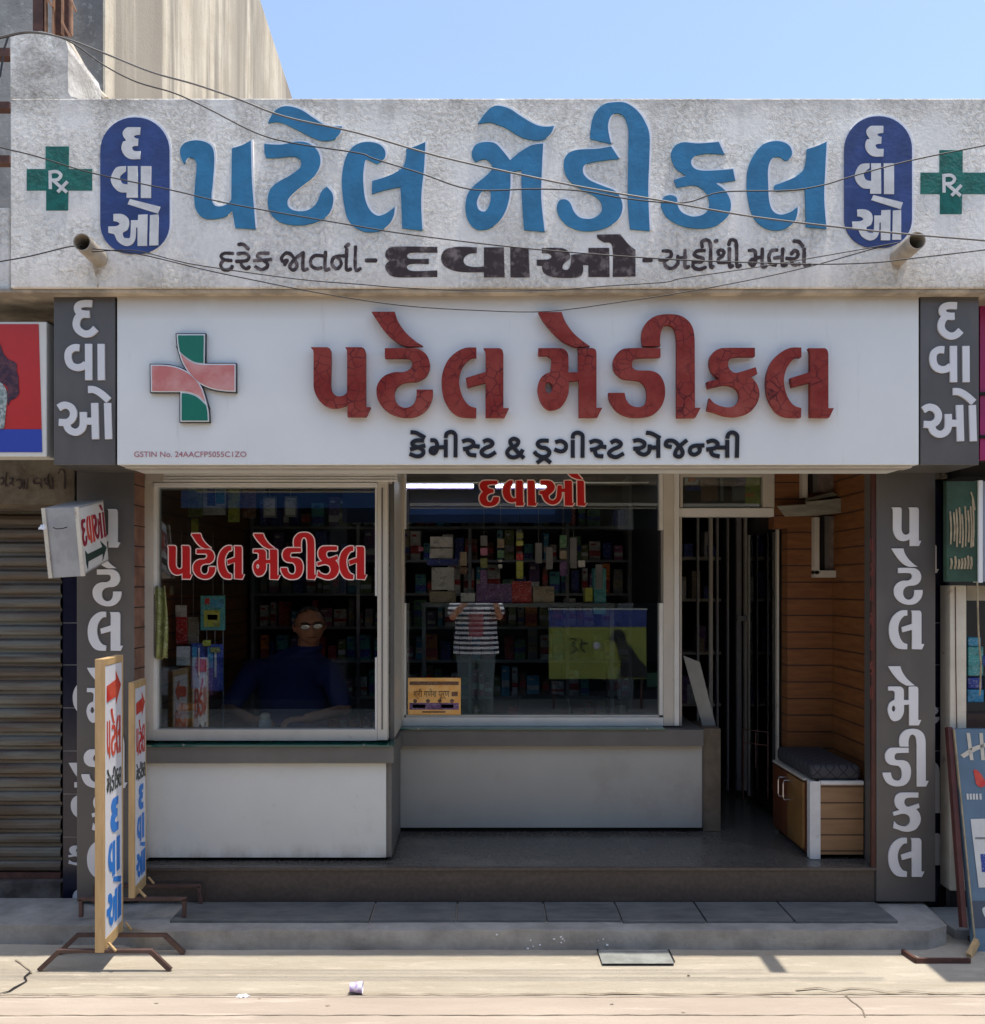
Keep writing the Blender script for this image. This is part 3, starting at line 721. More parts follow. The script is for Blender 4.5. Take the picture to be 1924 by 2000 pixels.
# faint red letters on the cheek edge
for i, gk in enumerate(['pa','te','la','me','dii','ka','la']):
    y0 = 1052+i*48
    letter("letter", fit(G[gk], 1699, 1706, y0, y0+26), 4.404, .001, mat("dull_red_letter", (.12,.018,.010), .5), bld)

MB().box(-1.66, 1.875, Yd(4.42), Yd(9.5), .05, .265).build("shop_floor", M['floor'], bld, bevel=.003)
MB().box(-1.658, 1.8735, Yd(4.414), Yd(4.4195), .101, .25).build("floor_riser", M['riser'], bld)
MB().box(-1.66, 1.875, Yd(4.400), Yd(4.4198), .2505, .266).build("floor_nosing", M['riser'], bld, bevel=.002)
stp = MB()
ol = [(-1.50,Yd(4.08)),(1.97,Yd(4.08)),(2.08,Yd(4.14)),(2.10,Yd(4.30)),(2.12,Yd(4.5)),(-2.7,Yd(4.5)),(-2.7,Yd(4.16)),(-1.62,Yd(4.13))]
vs = [(x,y,-.05) for x,y in ol]+[(x,y,.088) for x,y in ol]; k = len(ol)
stp.add(vs, [tuple(range(k)), tuple(range(k,2*k))]+[(i,(i+1)%k,(i+1)%k+k,i+k) for i in range(k)])
# ragged front edge: subdivide the arris by hand
so_ = stp.build("front_step", M['step'], bld, bevel=.012)
bm = bmesh.new(); bm.from_mesh(so_.data); bmesh.ops.triangulate(bm, faces=[f for f in bm.faces if len(f.verts) > 4])
for _ in range(6): bmesh.ops.subdivide_edges(bm, edges=[e for e in bm.edges if e.calc_length() > .035], cuts=1, use_grid_fill=False); bmesh.ops.triangulate(bm, faces=[f for f in bm.faces if len(f.verts) > 4])
from mathutils import noise
for v in bm.verts:
    q_ = noise.noise(v.co*9)*.006+noise.noise(v.co*31)*.004
    edge = 1 if v.co.y < Yd(4.14) else .35
    v.co.z += q_*edge*(1 if v.co.z > .03 else 0) - (.006*max(0, noise.noise(v.co*14)) if v.co.y < Yd(4.10) and v.co.z > .06 else 0)
    v.co.y += noise.noise(v.co*12+Vector((3,1,2)))*.006*(1 if v.co.y < Yd(4.2) else 0)
bm.to_mesh(so_.data); bm.free()
slabs = [(-1.42,-.52),(-.512,-.13),(-.122,.28),(.288,.62),(.628,1.0),(1.008,1.40),(1.408,1.87)]
for i, (a, b) in enumerate(slabs):
    MB().box(a, b, Yd(4.165+random.uniform(-.006,.01)), Yd(4.41), .07, .1005).build("stone_slab", M['slate'], bld, bevel=.0025)

# ------------------------------------------------------------------ illuminated sign box with red letters
sg = empty("shop_sign", (0, Yd(4.02), 2.14), "long white acrylic shop sign with cracked red raised letters and a red and green cross", "sign")
SD = 4.02
MB().pbox(228.5, 1795, 571, 908, SD, SD+.32).build("sign_box", M['sign_white'], sg, bevel=.004)
MB().box(PX(240,SD), PX(1785,SD), Yd(SD)+.02, Yd(SD)+.10, 2.128, 2.1385).build("bottom_channel", M['alu'], sg, bevel=.002)
for gk in ('pa','te','la','me','dii','ka','la2'):
    letter("letter", G[gk], SD-.040, .028, M['red_letter'], sg)
cr4 = lambda p: Z(0, 550, 3.1433, p)
pcs = [('teal_green', [(1092,330,1),(1250,330,1),(1248,500,1),(1190,490),(1140,460),(1105,430,1),(1096,380)]),
       ('teal_green', [(1115,685,1),(1160,690),(1210,710),(1265,760,1),(1272,800),(1275,852,1),(1115,852,1)]),
       ('pink', [(1108,440,1),(1150,480),(1200,505),(1250,512,1),(1438,512,1),(1438,668,1),(1370,664),(1290,648),(1215,610),(1160,550),(1125,490)]),
       ('pink', [(932,517,1),(1030,520),(1110,540),(1180,585),(1230,650),(1258,735,1),(1220,700),(1160,675),(1110,670,1),(934,670,1)])]
cc = [c for _, c in pcs]
for i, (mk, c) in enumerate(pcs):
    letter("cross_backing", [cr4(c)], SD-.020-.0004*i, .018, M['black_letter'], sg, offset=.0095)
    letter("cross_border", [cr4(c)], SD-.024-.0004*i, .006, M['sign_white_trim'], sg, offset=.0055)
    letter("cross_arm", [cr4(c)], SD-.027-.0004*i, .004, M[mk], sg)
s8 = lambda L: [Z(780, 830, 5.547, s) for s in L]
s9 = lambda L: [Z(1110, 830, 5.389, s) for s in L]
sub = [
 s8([[(120,78),(185,86),(280,138)],[(268,168),(180,168),(138,197),(165,230),(225,250),(262,290),(238,330),(180,338),(110,312)],[(115,265),(282,222)]]),
 s8([[(335,165),(385,168),(408,205),(405,270),(375,308),(338,288),(352,252),(408,245)],[(408,242),(482,240)],[(503,158),(503,350)],[(503,140),(512,95),(560,74),(602,98),(610,150),(608,350)]]),
 s8([[(680,180),(740,163),(795,180),(800,215),(760,245),(690,263)],[(800,225),(872,235)],[(730,265),(758,318),(835,330)]]),
 s8([[(908,182),(960,163),(1008,188),(998,222),(930,252),(890,288),(910,325),(970,337),(1045,293)]]),
 s8([[(1352,360),(1280,290),(1215,215),(1203,170),(1245,148),(1290,175),(1270,220),(1200,252),(1168,295),(1190,338),(1240,352),(1300,328),(1338,265)]]),
 s8([[(1620,170),(1530,172),(1498,205),(1530,240),(1590,252),(1627,290),(1610,330),(1550,347),(1490,320),(1462,286)],[(1585,345),(1490,412)],[(1560,345),(1642,412)]]),
 s8([[(1690,187),(1750,173),(1802,205),(1800,262),(1750,287),(1680,263)]]) + s9([[(48,158),(48,345)],[(48,142),(56,98),(100,80),(145,102),(152,150),(150,345)]]),
 s9([[(225,185),(280,165),(340,180),(345,215),(300,247),(230,262)],[(345,227),(402,233)],[(278,265),(300,320),(370,330)]]),
 s9([[(448,187),(500,163),(552,190),(540,225),(470,257),(430,292),(450,325),(510,337),(585,298)]]),
 s9([[(820,80),(885,92),(970,140)],[(685,170),(740,158),(800,185),(795,225),(750,245),(685,250)],[(720,250),(740,290),(800,312),(850,280),(858,205)],[(858,240),(930,236)],[(948,152),(948,345)]]),
 s9([[(1090,232),(1030,215),(1042,170),(1100,166),(1150,200),(1205,280),(1180,332),(1128,318),(1140,262),(1200,200),(1252,158)]]),
 s9([[(1435,215),(1340,217),(1290,240),(1285,290),(1330,312),(1382,280),(1382,228)]]),
 s9([[(1460,182),(1520,163),(1572,190),(1560,235),(1510,250),(1455,257)],[(1500,260),(1520,312),(1595,330)],[(1570,237),(1650,237)],[(1675,158),(1675,345)],[(1675,142),(1688,95),(1735,78),(1775,108),(1780,150),(1775,345)]]),
]
for g in sub: strokes("letter", g, 7.9, SD-.006, .006, M['black_letter'], sg)
text_mesh("GSTIN No. 24AACFP5055C1ZO", .034, "registration_text", M['pink_text'], sg, (PX(262,SD-.002), Yd(SD-.0015), PZ(892.5,SD)), width=PX(481,SD)-PX(262,SD))

# side panels flanking the sign
for side in (0, 1):
    dx, dy = (0, 0) if side == 0 else (1690, 4)
    x0, x1 = (105, 225) if side == 0 else (1798, 1912)
    lab = "grey side panel with pale letters, left of the white sign" if side == 0 else "grey side panel with pale letters, right of the white sign"
    sp = empty("side_panel", (PX((x0+x1)/2, 4.03), Yd(4.03), 2.14), lab, "sign panel", "grey letter panels flanking the shop sign")
    MB().pbox(x0, x1, 568, 908, 4.03, 4.31).build("panel", M['grey_acp'], sp, bevel=.002)
    q = lambda L: [[(x+dx, y+dy) for x, y in Z(100, 570, 6.128, s)] for s in L]
    for g in ([[(487,140),(400,138),(335,155),(312,195),(335,245),(400,265),(458,265)],[(375,262),(320,305),(297,385),(325,455),(400,502),(475,490),(533,438)]],
              [[(335,668),(270,668),(212,710),(200,790),(230,870),(300,905),(370,895),(415,862)],[(445,622),(447,1055)]], [[(595,622),(598,1055)]],
              [[(85,1388),(150,1355),(225,1375),(265,1440),(250,1515),(190,1560),(90,1560)],[(180,1572),(205,1640),(270,1678),(335,1665),(380,1600),(382,1438)],[(395,1547),(490,1547)],[(518,1330),(530,1762)]],
              [[(672,1330),(685,1762)],[(440,1168),(515,1172),(600,1220),(688,1298)]]):
        strokes("letter", q(g), 13.6, 4.022, .009, M['acp_letter'], sp)

# ------------------------------------------------------------------ counters
ct = empty("left_counter", (-1.05, Yd(4.5), .266), "shop counter with a pale laminate front under the left window, set furthest forward", "counter")
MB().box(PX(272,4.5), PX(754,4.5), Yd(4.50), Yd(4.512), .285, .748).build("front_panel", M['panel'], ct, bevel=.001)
MB().box(-1.668, -.452, Yd(4.513), Yd(5.0), .285, .75).build("carcass", M['grey_ledge'], ct)
MB().box(-1.64, -.50, Yd(4.53), Yd(5.0), .266, .284).build("toe_kick", M['dark'], ct)
MB().box(PX(266,4.47), PX(769,4.47), Yd(4.47), Yd(5.0), .7505, .832).build("counter_edge", M['grey_ledge'], ct, bevel=.002)
MB().box(PX(280,4.46), PX(768,4.46), Yd(4.458), Yd(4.62), .8325, .8405).build("glass_top", M['green_glass'], ct)
for px in (358, 711):
    MB().tube([P(px, 1455, 4.465), P(px, 1455, 4.45)], .006, 10).build("glass_clip", M['steel'], ct)
ct = empty("right_counter", (.45, Yd(5.03), .266), "longer grey fronted shop counter set back under the right window", "counter")
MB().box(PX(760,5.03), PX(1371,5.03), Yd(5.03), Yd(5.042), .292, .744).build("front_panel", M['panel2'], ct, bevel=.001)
MB().box(-.45, PX(1374,5.04), Yd(5.043), Yd(5.55), .292, .744).build("carcass", M['grey_ledge'], ct)
MB().box(-.45, PX(1372,5.06), Yd(5.06), Yd(5.5), .266, .2915).build("toe_kick", M['dark'], ct)
MB().box(-.452, PX(1374,4.99), Yd(4.985), Yd(5.55), .7445, .834).build("counter_edge", M['grey_ledge'], ct, bevel=.002)
MB().box(-.45, PX(1300,4.97), Yd(4.972), Yd(5.1), .8345, .842).build("glass_top", M['green_glass'], ct)
for px in (817, 1264):
    MB().tube([P(px, 1423, 4.98), P(px, 1423, 4.965)], .005, 10).build("glass_clip", M['steel'], ct)
o = MB().box(PX(1373.5,5.05), PX(1408,5.05), Yd(5.05), Yd(5.35), .266, .83).build("counter_end_post", mat("brown_post", (.16,.125,.085), .8, .35, 8, bump=.003), None, bevel=.003)
tag(o, "worn brown plastered post at the right end of the grey counter, beside the doorway", "post")

# ------------------------------------------------------------------ windows
def frame_box(parent, x0, x1, y0, y1, d0, d1, m='alu', name="frame_bar", bevel=.002):
    return MB().pbox(x0, x1, y0, y1, d0, d1).build(name, M[m], parent, bevel=bevel)
WL = 4.55
wl = empty("left_window", (-1.05, Yd(WL), .84), "aluminium framed shop window with red lettering on the left, a man in glasses sitting behind it", "window")
frame_box(wl, 281, 300, 926, 1446, WL-.02, WL+.06)
frame_box(wl, 300.3, 307, 948, 1160, WL-.012, WL+.04, 'alu_bright')
frame_box(wl, 300.3, 307, 1284, 1426, WL-.012, WL+.04, 'alu_bright')
frame_box(wl, 737, 757, 940, 1446, WL-.02, WL+.06)
frame_box(wl, 732.5, 736.8, 950, 1164, WL-.012, WL+.04, 'alu_bright')
frame_box(wl, 732.5, 736.8, 1284, 1426, WL-.012, WL+.04, 'alu_bright')
frame_box(wl, 300.2, 736.8, 1425, 1447, WL-.018, WL+.06)
frame_box(wl, 300.2, 736.8, 942.5, 951, WL-.03, WL+.06, 'alu_bright')
frame_box(wl, 284, 763, 895, 941.5, WL-.025, WL+.06, name="head_board")
for yy in (925, 930.5, 936): frame_box(wl, 319, 776, yy, yy+4.2, WL-.036-.002*(yy-925)/5, WL-.026, 'alu_bright', name="shutter_slat")
frame_box(wl, 745, 748, 952, 1425, WL-.024, WL-.0202, 'grey_ledge', name="groove")
def pane(parent, x0, x1, y0, y1, d, name="glass_pane"):
    return MB().pbox(x0, x1, y0, y1, d, d+.004).build(name, M['glass'], parent)
up = pane(wl, 302, 739, 946, 1161, WL+.02)
lowp = pane(wl, 302, 739, 1284, 1430, WL+.02)
stick = [('pa',187,372,575,827),('te',368,552,482,827),('la',572,772,575,827),('me',843,1047,482,830),('dii',1055,1330,473,830),('ka',1333,1500,578,830),('la',1503,1712,578,830)]
def sticker(cs, d, parent):
    for c in cs:
        q = cr(c); q = q + [q[0], q[1]]
        strokes("letter_outline", [[(p[0], p[1]) for p in q][i:i+2] if False else [(p[0], p[1], 1) for p in q]], 4.6, d+.0004, .0008, M['sticker_white'], parent)
    letter("letter", cs, d-.0015, .0012, M['sticker_red'], parent)
for gk, a, b, c, e in stick:
    q = Z(280, 920, 3.929, [(a,c),(b,e)])
    sticker(fit(G[gk], q[0][0], q[1][0], q[0][1], q[1][1]), WL+.016, up)
WR = 5.08
wr = empty("right_window", (.3, Yd(WR), .84), "wide aluminium framed shop window with a red word at its top, right of the seated man's window", "window")
frame_box(wr, 778, 789, 925, 1418, WR-.02, WR+.06)
frame_box(wr, 789.2, 793, 925, 1033, WR-.012, WR+.04, 'alu_bright')
frame_box(wr, 789.2, 793, 1178, 1397, WR-.012, WR+.04, 'alu_bright')
frame_box(wr, 1296, 1317, 905, 1418, WR-.02, WR+.06)
frame_box(wr, 1317.3, 1327, 905, 1418, WR-.03, WR+.06, 'alu_bright')
frame_box(wr, 1288, 1295.8, 925, 1035, WR-.012, WR+.04, 'alu_bright')
frame_box(wr, 1288, 1295.8, 1178, 1397, WR-.012, WR+.04, 'alu_bright')
frame_box(wr, 789.2, 1295.8, 1401.5, 1418, WR-.018, WR+.06, 'alu_bright')
frame_box(wr, 793.2, 1287.8, 1396.5, 1401.3, WR, WR+.05)
frame_box(wr, 789.2, 1295.8, 905, 921, WR-.01, WR+.06)
upr = pane(wr, 791, 1294, 914, 1034, WR+.02)
lwr = pane(wr, 791, 1294, 1178, 1402, WR+.02)
for gk in ('d_','va','o_'): sticker(G[gk], WR+.016, upr)
# return panel between the two windows
o = MB().box(-.468, -.452, Yd(4.63), Yd(5.055), .842, 2.243)
o = o.build("window_return_panel", M['alu'], bld)
MB().box(-.470, -.449, Yd(4.615), Yd(4.63), .842, 2.243).build("return_mullion", M['grey_ledge'], bld)
# transom over the doorway
tr = empty("door_transom", (1.4, Yd(5.1), 1.98), "small aluminium framed transom pane full of stickers above the open doorway", "window")
frame_box(tr, 1327.5, 1334, 905, 992, 5.09, 5.15); frame_box(tr, 1490, 1513, 905, 992, 5.09, 5.15)
frame_box(tr, 1316, 1512, 992.5, 1009, 5.08, 5.15, 'alu_bright'); frame_box(tr, 1334.2, 1489.8, 905, 931, 5.09, 5.15)
frame_box(tr, 1327.5, 1332, 1009.5, 1418, 5.10, 5.16, name="door_jamb")
tp = pane(tr, 1333, 1491, 928, 994, 5.12)
for (a, b, c, e, mk) in ((1338,1364,922,946,'white'),(1344,1358,930,941,'orange'),(1370,1402,930,978,'brown'),(1376,1396,940,974,'red'),(1437,1457,920,945,'purple'),(1439,1455,922,944,'white'),(1457,1486,920,984,'yg'),(1459,1476,924,938,'pinkb'),(1457,1473,963,970,'orange'),(1431,1455,948,977,'grey'),(1341,1368,950,958,'blue'),(1408,1413,932,978,'grey'),(1460,1478,972,982,'teal')):
    MB().pbox(a, b, c, e, 5.135-random.uniform(0,.008), 5.146).build("sticker", M[mk], tp)
# ------------------------------------------------------------------ ground and road
def GP(px, py, z=0.0):
    d = F*(EYE-z)/(py-CY); return Vector((PX(px, d), Yd(d), z))
g = MB().add([(-60,-60,0),(60,-60,0),(60,60,0),(-60,60,0)], [(0,1,2,3)]).build("ground", M['ground']); tag(g, kind='structure')
rd = MB().add([(-60,-6.2,.004),(60,-6.2,.004),(60,-.335,.004),(-60,-.335,.004)], [(0,1,2,3)]).build("road", M['road']); tag(rd, kind='structure')
def flat_ribbon(name, pts, w, m, z):
    mb = MB(); q = [Vector((p[0], p[1], z)) for p in pts]
    vs = []
    for i, p in enumerate(q):
        t = (q[min(i+1,len(q)-1)]-q[max(i-1,0)]).normalized(); nn = Vector((-t.y, t.x, 0)); ww = w*(.5+random.random()*.9)/2
        vs += [p+nn*ww, p-nn*ww]
    mb.add(vs, [(2*i, 2*i+1, 2*i+3, 2*i+2) for i in range(len(q)-1)])
    o = mb.build(name, m); tag(o, kind='structure'); return o
def wig(a, b, n, amp): return [(a[0]+(b[0]-a[0])*i/n+random.uniform(-amp,amp)*.3, a[1]+(b[1]-a[1])*i/n+random.uniform(-amp,amp)) for i in range(n+1)]
flat_ribbon("road_joint", wig((-3,-.33),(3,-.315),120,.0045), .008, M['joint'], .0065)
flat_ribbon("road_line", wig((-3,-.505),(3,-.50),90,.003), .005, M['joint'], .0065)
flat_ribbon("road_line", wig((-3,-.352),(3,-.348),90,.003), .003, M['joint'], .0065)
flat_ribbon("road_crack", [tuple(GP(x,y,.0)[:2]) for x, y in [(1555,1936),(1600,1932),(1630,1938),(1660,1933),(1700,1934),(1735,1940),(1770,1937),(1830,1943)]], .008, M['joint'], .007)
flat_ribbon("road_crack", [tuple(GP(x,y,.0)[:2]) for x, y in [(1650,1945),(1665,1960),(1672,1964),(1685,1975),(1690,1990)]], .006, M['joint'], .0072)
flat_ribbon("ground_crack", [tuple(GP(x,y,.0)[:2]) for x, y in [(60,1900),(48,1910),(52,1918),(30,1930),(18,1938),(0,1942)]], .011, M['dark'], .0045)
flat_ribbon("ground_crack", [tuple(GP(x,y,.0)[:2]) for x, y in [(30,1876),(42,1884),(58,1897),(62,1903)]], .006, M['joint'], .0046)
o = MB().hexa([GP(1176,1882,.0),GP(1317,1882,.0),GP(1305,1857,.0),GP(1168,1857,.0)],[GP(1176,1882,.012),GP(1317,1882,.012),GP(1305,1857,.012),GP(1168,1857,.012)]).build("drain_cover", mat("pale_marble_slab", (.27,.28,.26), .8, .3, 12), None, bevel=.002)
tag(o, "pale stone drain cover set in the ground at the foot of the step", "drain cover")
flat_ribbon("drain_gap", [tuple(GP(x,y,.0)[:2]) for x, y in [(1167,1856),(1176,1883)]], .007, M['dark'], .0048)
flat_ribbon("drain_gap", [tuple(GP(x,y,.0)[:2]) for x, y in [(1306,1856),(1318,1881)]], .007, M['dark'], .0048)
# angle iron frame beside the step
o = MB().bar(GP(1763,1858,.012), GP(1790,1876,.012), .014, .02).bar(GP(1788,1876,.012), GP(1895,1876,.012), .012, .02).build("angle_iron_frame", M['rust'])
tag(o, "rusty angle iron frame lying on the ground at the right end of the step", "iron frame")
# fallen purple paper cup and crumpled paper
c = GP(696,1941); mb = MB()
prof = [(.024,0),(.018,.045)]
vs = []; n = 18
for x, r in ((-.025,.017),(.022,.023),(.024,.0245),(.0255,.0235),(.022,.0215),(-.020,.015)):
    for k in range(n): a = 2*math.pi*k/n; vs.append((c.x+x, c.y+r*math.cos(a), .026+r*math.sin(a)))
fs = [(i*n+k, i*n+(k+1)%n, (i+1)*n+(k+1)%n, (i+1)*n+k) for i in range(5) for k in range(n)]
fs += [tuple(range(n)), tuple(5*n+k for k in range(n))]
o = mb.add(vs, fs).build("paper_cup", mat("lilac_cup", (.42,.32,.60), .5, col2=(.72,.68,.78), scale=45, lo=.45, hi=.55), None, smooth=False)
tag(o, "small lilac paper cup lying on its side on the sunlit ground", "cup")
def crumple(name, c, s, m, label, cat):
    me = bpy.data.meshes.new(name); bm = bmesh.new(); bmesh.ops.create_icosphere(bm, subdivisions=3, radius=1)
    for v in bm.verts:
        k = .6+.7*random.random(); v.co = Vector((v.co.x*s[0]*k, v.co.y*s[1]*k, max(0, v.co.z)*s[2]*k))+Vector(c)
    bm.to_mesh(me); bm.free(); return tag(link(name, me, m), label, cat)
crumple("crumpled_paper", GP(475,1947,.004), (.024,.012,.010), M['white_edge'], "crumpled white scrap of paper on the ground left of the lilac cup", "litter")
for x, y, s in ((305,1960,.005),(507,1951,.004),(1195,1962,.005),(640,1965,.006),(1335,1978,.005),(1345,1905,.004),(95,1945,.005)):
    c = GP(x, y, .004); me = bpy.data.meshes.new("pebble"); bm = bmesh.new(); bmesh.ops.create_icosphere(bm, subdivisions=2, radius=s)
    for v in bm.verts: v.co = Vector((v.co.x*1.6, v.co.y, v.co.z*.6))*(.8+.4*random.random())+c
    bm.to_mesh(me); bm.free(); tag(link("pebble", me, M['joint']), "small dark pebble lying loose on the sunlit ground", "pebble", "loose pebbles on the ground")
# crumbs of plaster on the step front
sp = MB()
for i in range(15):
    x = random.gauss(1105, 60); y = random.gauss(1838, 9)
    if not 1822 < y < 1853: continue
    p = P(x, y, 4.078); s = random.uniform(.002,.005); sp.box(p.x-s, p.x+s, p.y-.003, p.y+.003, p.z-s*.6, p.z+s*.6)
sp.build("plaster_spots", M['white_edge'], bld)

# ------------------------------------------------------------------ left neighbour
nb = empty("neighbour_shop_left", (-2.6, Yd(4.7), 0), "closed neighbouring shop at the left edge, with a rusty rolled down shutter and stained lintel", "building")
mb = MB(); x0, x1 = -4.2, PX(121.5,4.70); zt, zb = PZ(975,4.70), PZ(1703,4.70)
pr = []; pitch = .0705; z = zt
while z > zb:
    for f, yy in ((0,0),(.10,0),(.16,-.012),(.26,-.019),(.5,-.022),(.74,-.019),(.84,-.012),(.90,0)): pr.append((z-f*pitch, yy))
    z -= pitch
vs = []
for z, yy in pr: vs += [(x0, Yd(4.7)+yy, z), (x1, Yd(4.7)+yy, z)]
mb.add(vs, [(2*i, 2*i+1, 2*i+3, 2*i+2) for i in range(len(pr)-1)])
mb.build("rolling_shutter", M['shutter'], nb)
MB().box(x0, x1, Yd(4.68), Yd(4.72), zb-.03, zb+.002).build("shutter_bottom_rail", M['rust'], nb)
MB().box(-4.2, PX(125,4.66), Yd(4.62), Yd(4.9), -.02, zb-.031).build("threshold", mat("dirty_threshold", (.15,.14,.12), .9, col2=(.06,.05,.045), scale=5, bump=.004), nb)
MB().box(-4.2, PX(146,4.44), Yd(4.44), Yd(4.9), PZ(985,4.44), PZ(893,4.44)).build("lintel", M['lintel'], nb, bevel=.004)
MB().box(-4.2, PX(100,4.5), Yd(4.5), Yd(4.9), PZ(892,4.44), 2.87).build("upper_wall", M['dark'], nb)
MB().pbox(-160, 92, 592, 640, 4.40, 4.49).build("grey_fascia", M['grey_ledge'], nb)
MB().tube([P(51,592,4.39), P(60,625,4.39)], .004, 6).build("hanging_wire", M['wire'], nb)
MB().box(-4.2, -2.106, Yd(4.9), Yd(5.0), -.02, 3.3).build("back_wall", M['dark'], nb)
# lettering fragments on the lintel
tl = lambda L: [Z(0, 570, 4.78, s) for s in L]
strokes("letter", tl([[(0,1745),(25,1735),(30,1780),(5,1800)],[(60,1685),(50,1760),(52,1810),(75,1815)],[(88,1745),(118,1742),(110,1775),(90,1790),(120,1815)]]), 2.6, 4.435, .002, M['black_paint'], nb)
strokes("letter", tl([[(150,1760),(180,1755),(200,1780),(190,1830),(160,1830)],[(218,1750),(220,1840)],[(246,1745),(248,1845)]]), 2.6, 4.435, .002, M['black_paint'], nb)
strokes("letter", tl([[(350,1740),(315,1750),(320,1790),(370,1785)],[(375,1740),(378,1840)],[(415,1740),(412,1790),(450,1800)],[(455,1700),(445,1760),(470,1840)]]), 2.6, 4.435, .002, M['black_paint'], nb)
strokes("letter", tl([[(485,1730),(488,1840)],[(540,1700),(560,1660),(600,1680),(602,1840)]]), 2.6, 4.435, .002, M['black_paint'], nb)
# navy tiled strips between the shops
def tiled(name, x0, x1, lab, frag):
    t = empty(name, (x0, Yd(4.6), .1), lab, "pilaster", "navy tiled strips beside the grey pillars")
    MB().box(x0, x1, Yd(4.56), Yd(4.75), .02, PZ(925,4.56)).build("tile_facing", M['navy_tile'], t)
    for py in (1216,1298,1382,1466,1550,1634):
        MB().box(x0+.002, x1-.002, Yd(4.558), Yd(4.5602), PZ(py+1.3,4.56), PZ(py,4.56)).build("tile_joint", M['grey'], t)
    for gk, a, b, c, e in frag: letter("letter", fit(G[gk], a, b, c, e), 4.553, .006, M['acp_letter'], t)
tiled("tiled_strip", PX(123,4.56), PX(160,4.56), "dark navy tiled strip between the rusty shutter and the left grey pillar", [('la',142,200,1330,1395),('te',134,185,1490,1600),('ka',133,170,1652,1690),('va',142,190,1738,1772)])
tiled("tiled_strip", PX(1820,4.56), PX(1853,4.56), "dark navy tiled strip right of the right grey pillar", [('pa',1780,1834,1064,1119),('te',1790,1835,1360,1415),('dii',1745,1842,1484,1588),('pa',1790,1841,1628,1690)])
# lightbox poster
pb = empty("poster_lightbox", (PX(0,4.05), Yd(4.05), PZ(893,4.05)), "red and blue lightbox poster with a dark haired figure, at the left edge", "poster")
MB().pbox(-160, 91, 628, 892, 4.05, 4.16).build("white_casing", mat("cream_casing", (.72,.71,.64), .45, .06, 5), pb, bevel=.004)
q = plane_map(4.046)
letter("red_field", [[(-155,633),(75,633),(81,838),(-155,838)]], 4.047, .003, mat("poster_red", (.50,.025,.02), .4, .12, 3), pb, smooth_in=False)
letter("blue_field", [[(-155,838.5),(81,838.5),(82,883),(-155,883)]], 4.047, .003, mat("poster_blue", (.03,.06,.38), .4), pb, smooth_in=False)
hr = Z(0, 570, 4.78, [(-300,500,1),(-60,440),(0,490),(25,560),(70,625),(125,650),(155,680),(155,740),(172,800),(172,880),(178,940),(160,975),(130,1000),(95,1015),(78,1060,1),(60,1000),(70,900),(40,860),(0,850,1),(-300,850,1)])
letter("hair", [hr], 4.0445, .002, mat("poster_hair", (.035,.012,.03), .5, col2=(.12,.04,.05), scale=40), pb)
letter("sleeve", [Z(0,570,4.78,[(-200,850,1),(0,840,1),(35,875),(62,930),(66,1000),(55,1100),(40,1250),(30,1278,1),(-200,1280,1)])], 4.0435, .002, mat("poster_sleeve", (.16,.22,.20), .6, col2=(.42,.46,.44), scale=70, lo=.45, hi=.55), pb)
# projecting lamp box sign
bx = empty("box_sign", (PX(150,4.1), Yd(4.2), PZ(1130,4.1)), "small tilted grey box sign with red letters and an arrow at the left pillar", "sign")
def BP(x, y, d): return P(70+x/9.8, 960+y/9.8, d)
c1, c2, c3 = (125,320), (760,300), (1290,160)
b1, b2, b3 = (265,1660), (880,1620), (1395,1320)
T = [BP(*c1,4.06), BP(*c2,4.00), BP(*c3,4.28)]; Bt = [BP(*b1,4.06), BP(*b2,4.00), BP(*b3,4.28)]
T4 = T[0]+(T[2]-T[1]); B4 = Bt[0]+(Bt[2]-Bt[1])
MB().hexa([Bt[0],Bt[1],Bt[2],B4],[T[0],T[1],T[2],T4]).build("metal_case", mat("dull_galvanised_sheet", (.34,.34,.33), .45, .2, 9), bx, bevel=.002)
nrm = Vector((0,-1,0))
for i in (0, 1):
    MB().bar(Bt[i]+Vector((.008,-.006,0)), T[i]+Vector((.008,-.006,0)), .017, .012).build("white_edge_strip", M['cream_paint'], bx, bevel=.001)
MB().tube([BP(330,690,3.995),BP(400,715,3.99),BP(520,705,3.99),BP(600,680,3.995)], .0022, 6).build("handle_slot", M['dark'], bx)
crumple("tape_knot", BP(125,640,4.02)+Vector((0,0,-.02)), (.014,.012,.02), M['white_edge'], "knot of pale tape tied on the corner of the grey box sign", "tape")
# face of the box: panel (u across, v down)
nf = (T[2]-T[1]).cross(Bt[1]-T[1]).normalized()
if nf.y > 0: nf = -nf
def facepoly(name, polys, m, par, lift, c=(T[1], T[2], Bt[1], Bt[2]), smooth=True, thick=.001):
    t0, t1, b0, b1_ = c; n_ = (t1-t0).cross(b0-t0).normalized()
    if n_.y > 0: n_ = -n_
    cs = [cr(p) if smooth else [(a[0], a[1]) for a in p] for p in polys]
    me = fillmesh(cs, thick)
    for v in me.vertices:
        u, vv, h = v.co
        p = (t0*(1-u)+t1*u)*(1-vv)+(b0*(1-u)+b1_*u)*vv
        v.co = p+n_*(lift+h)
    bm = bmesh.new(); bm.from_mesh(me); bmesh.ops.recalc_face_normals(bm, faces=bm.faces); bm.to_mesh(me); bm.free()
    return link(name, me, m, par)
facepoly("sign_face", [[(.06,.03),(.97,.03),(.97,.97),(.06,.97)]], M['paper'], bx, .002, smooth=False)
facepoly("letter", fit(G['d_'], .10,.27,.20,.60), mat("dark_red_paint", (.26,.012,.03), .5), bx, .004)
facepoly("letter", fit(G['va'], .28,.55,.18,.60), M['banner_red'], bx, .0042)
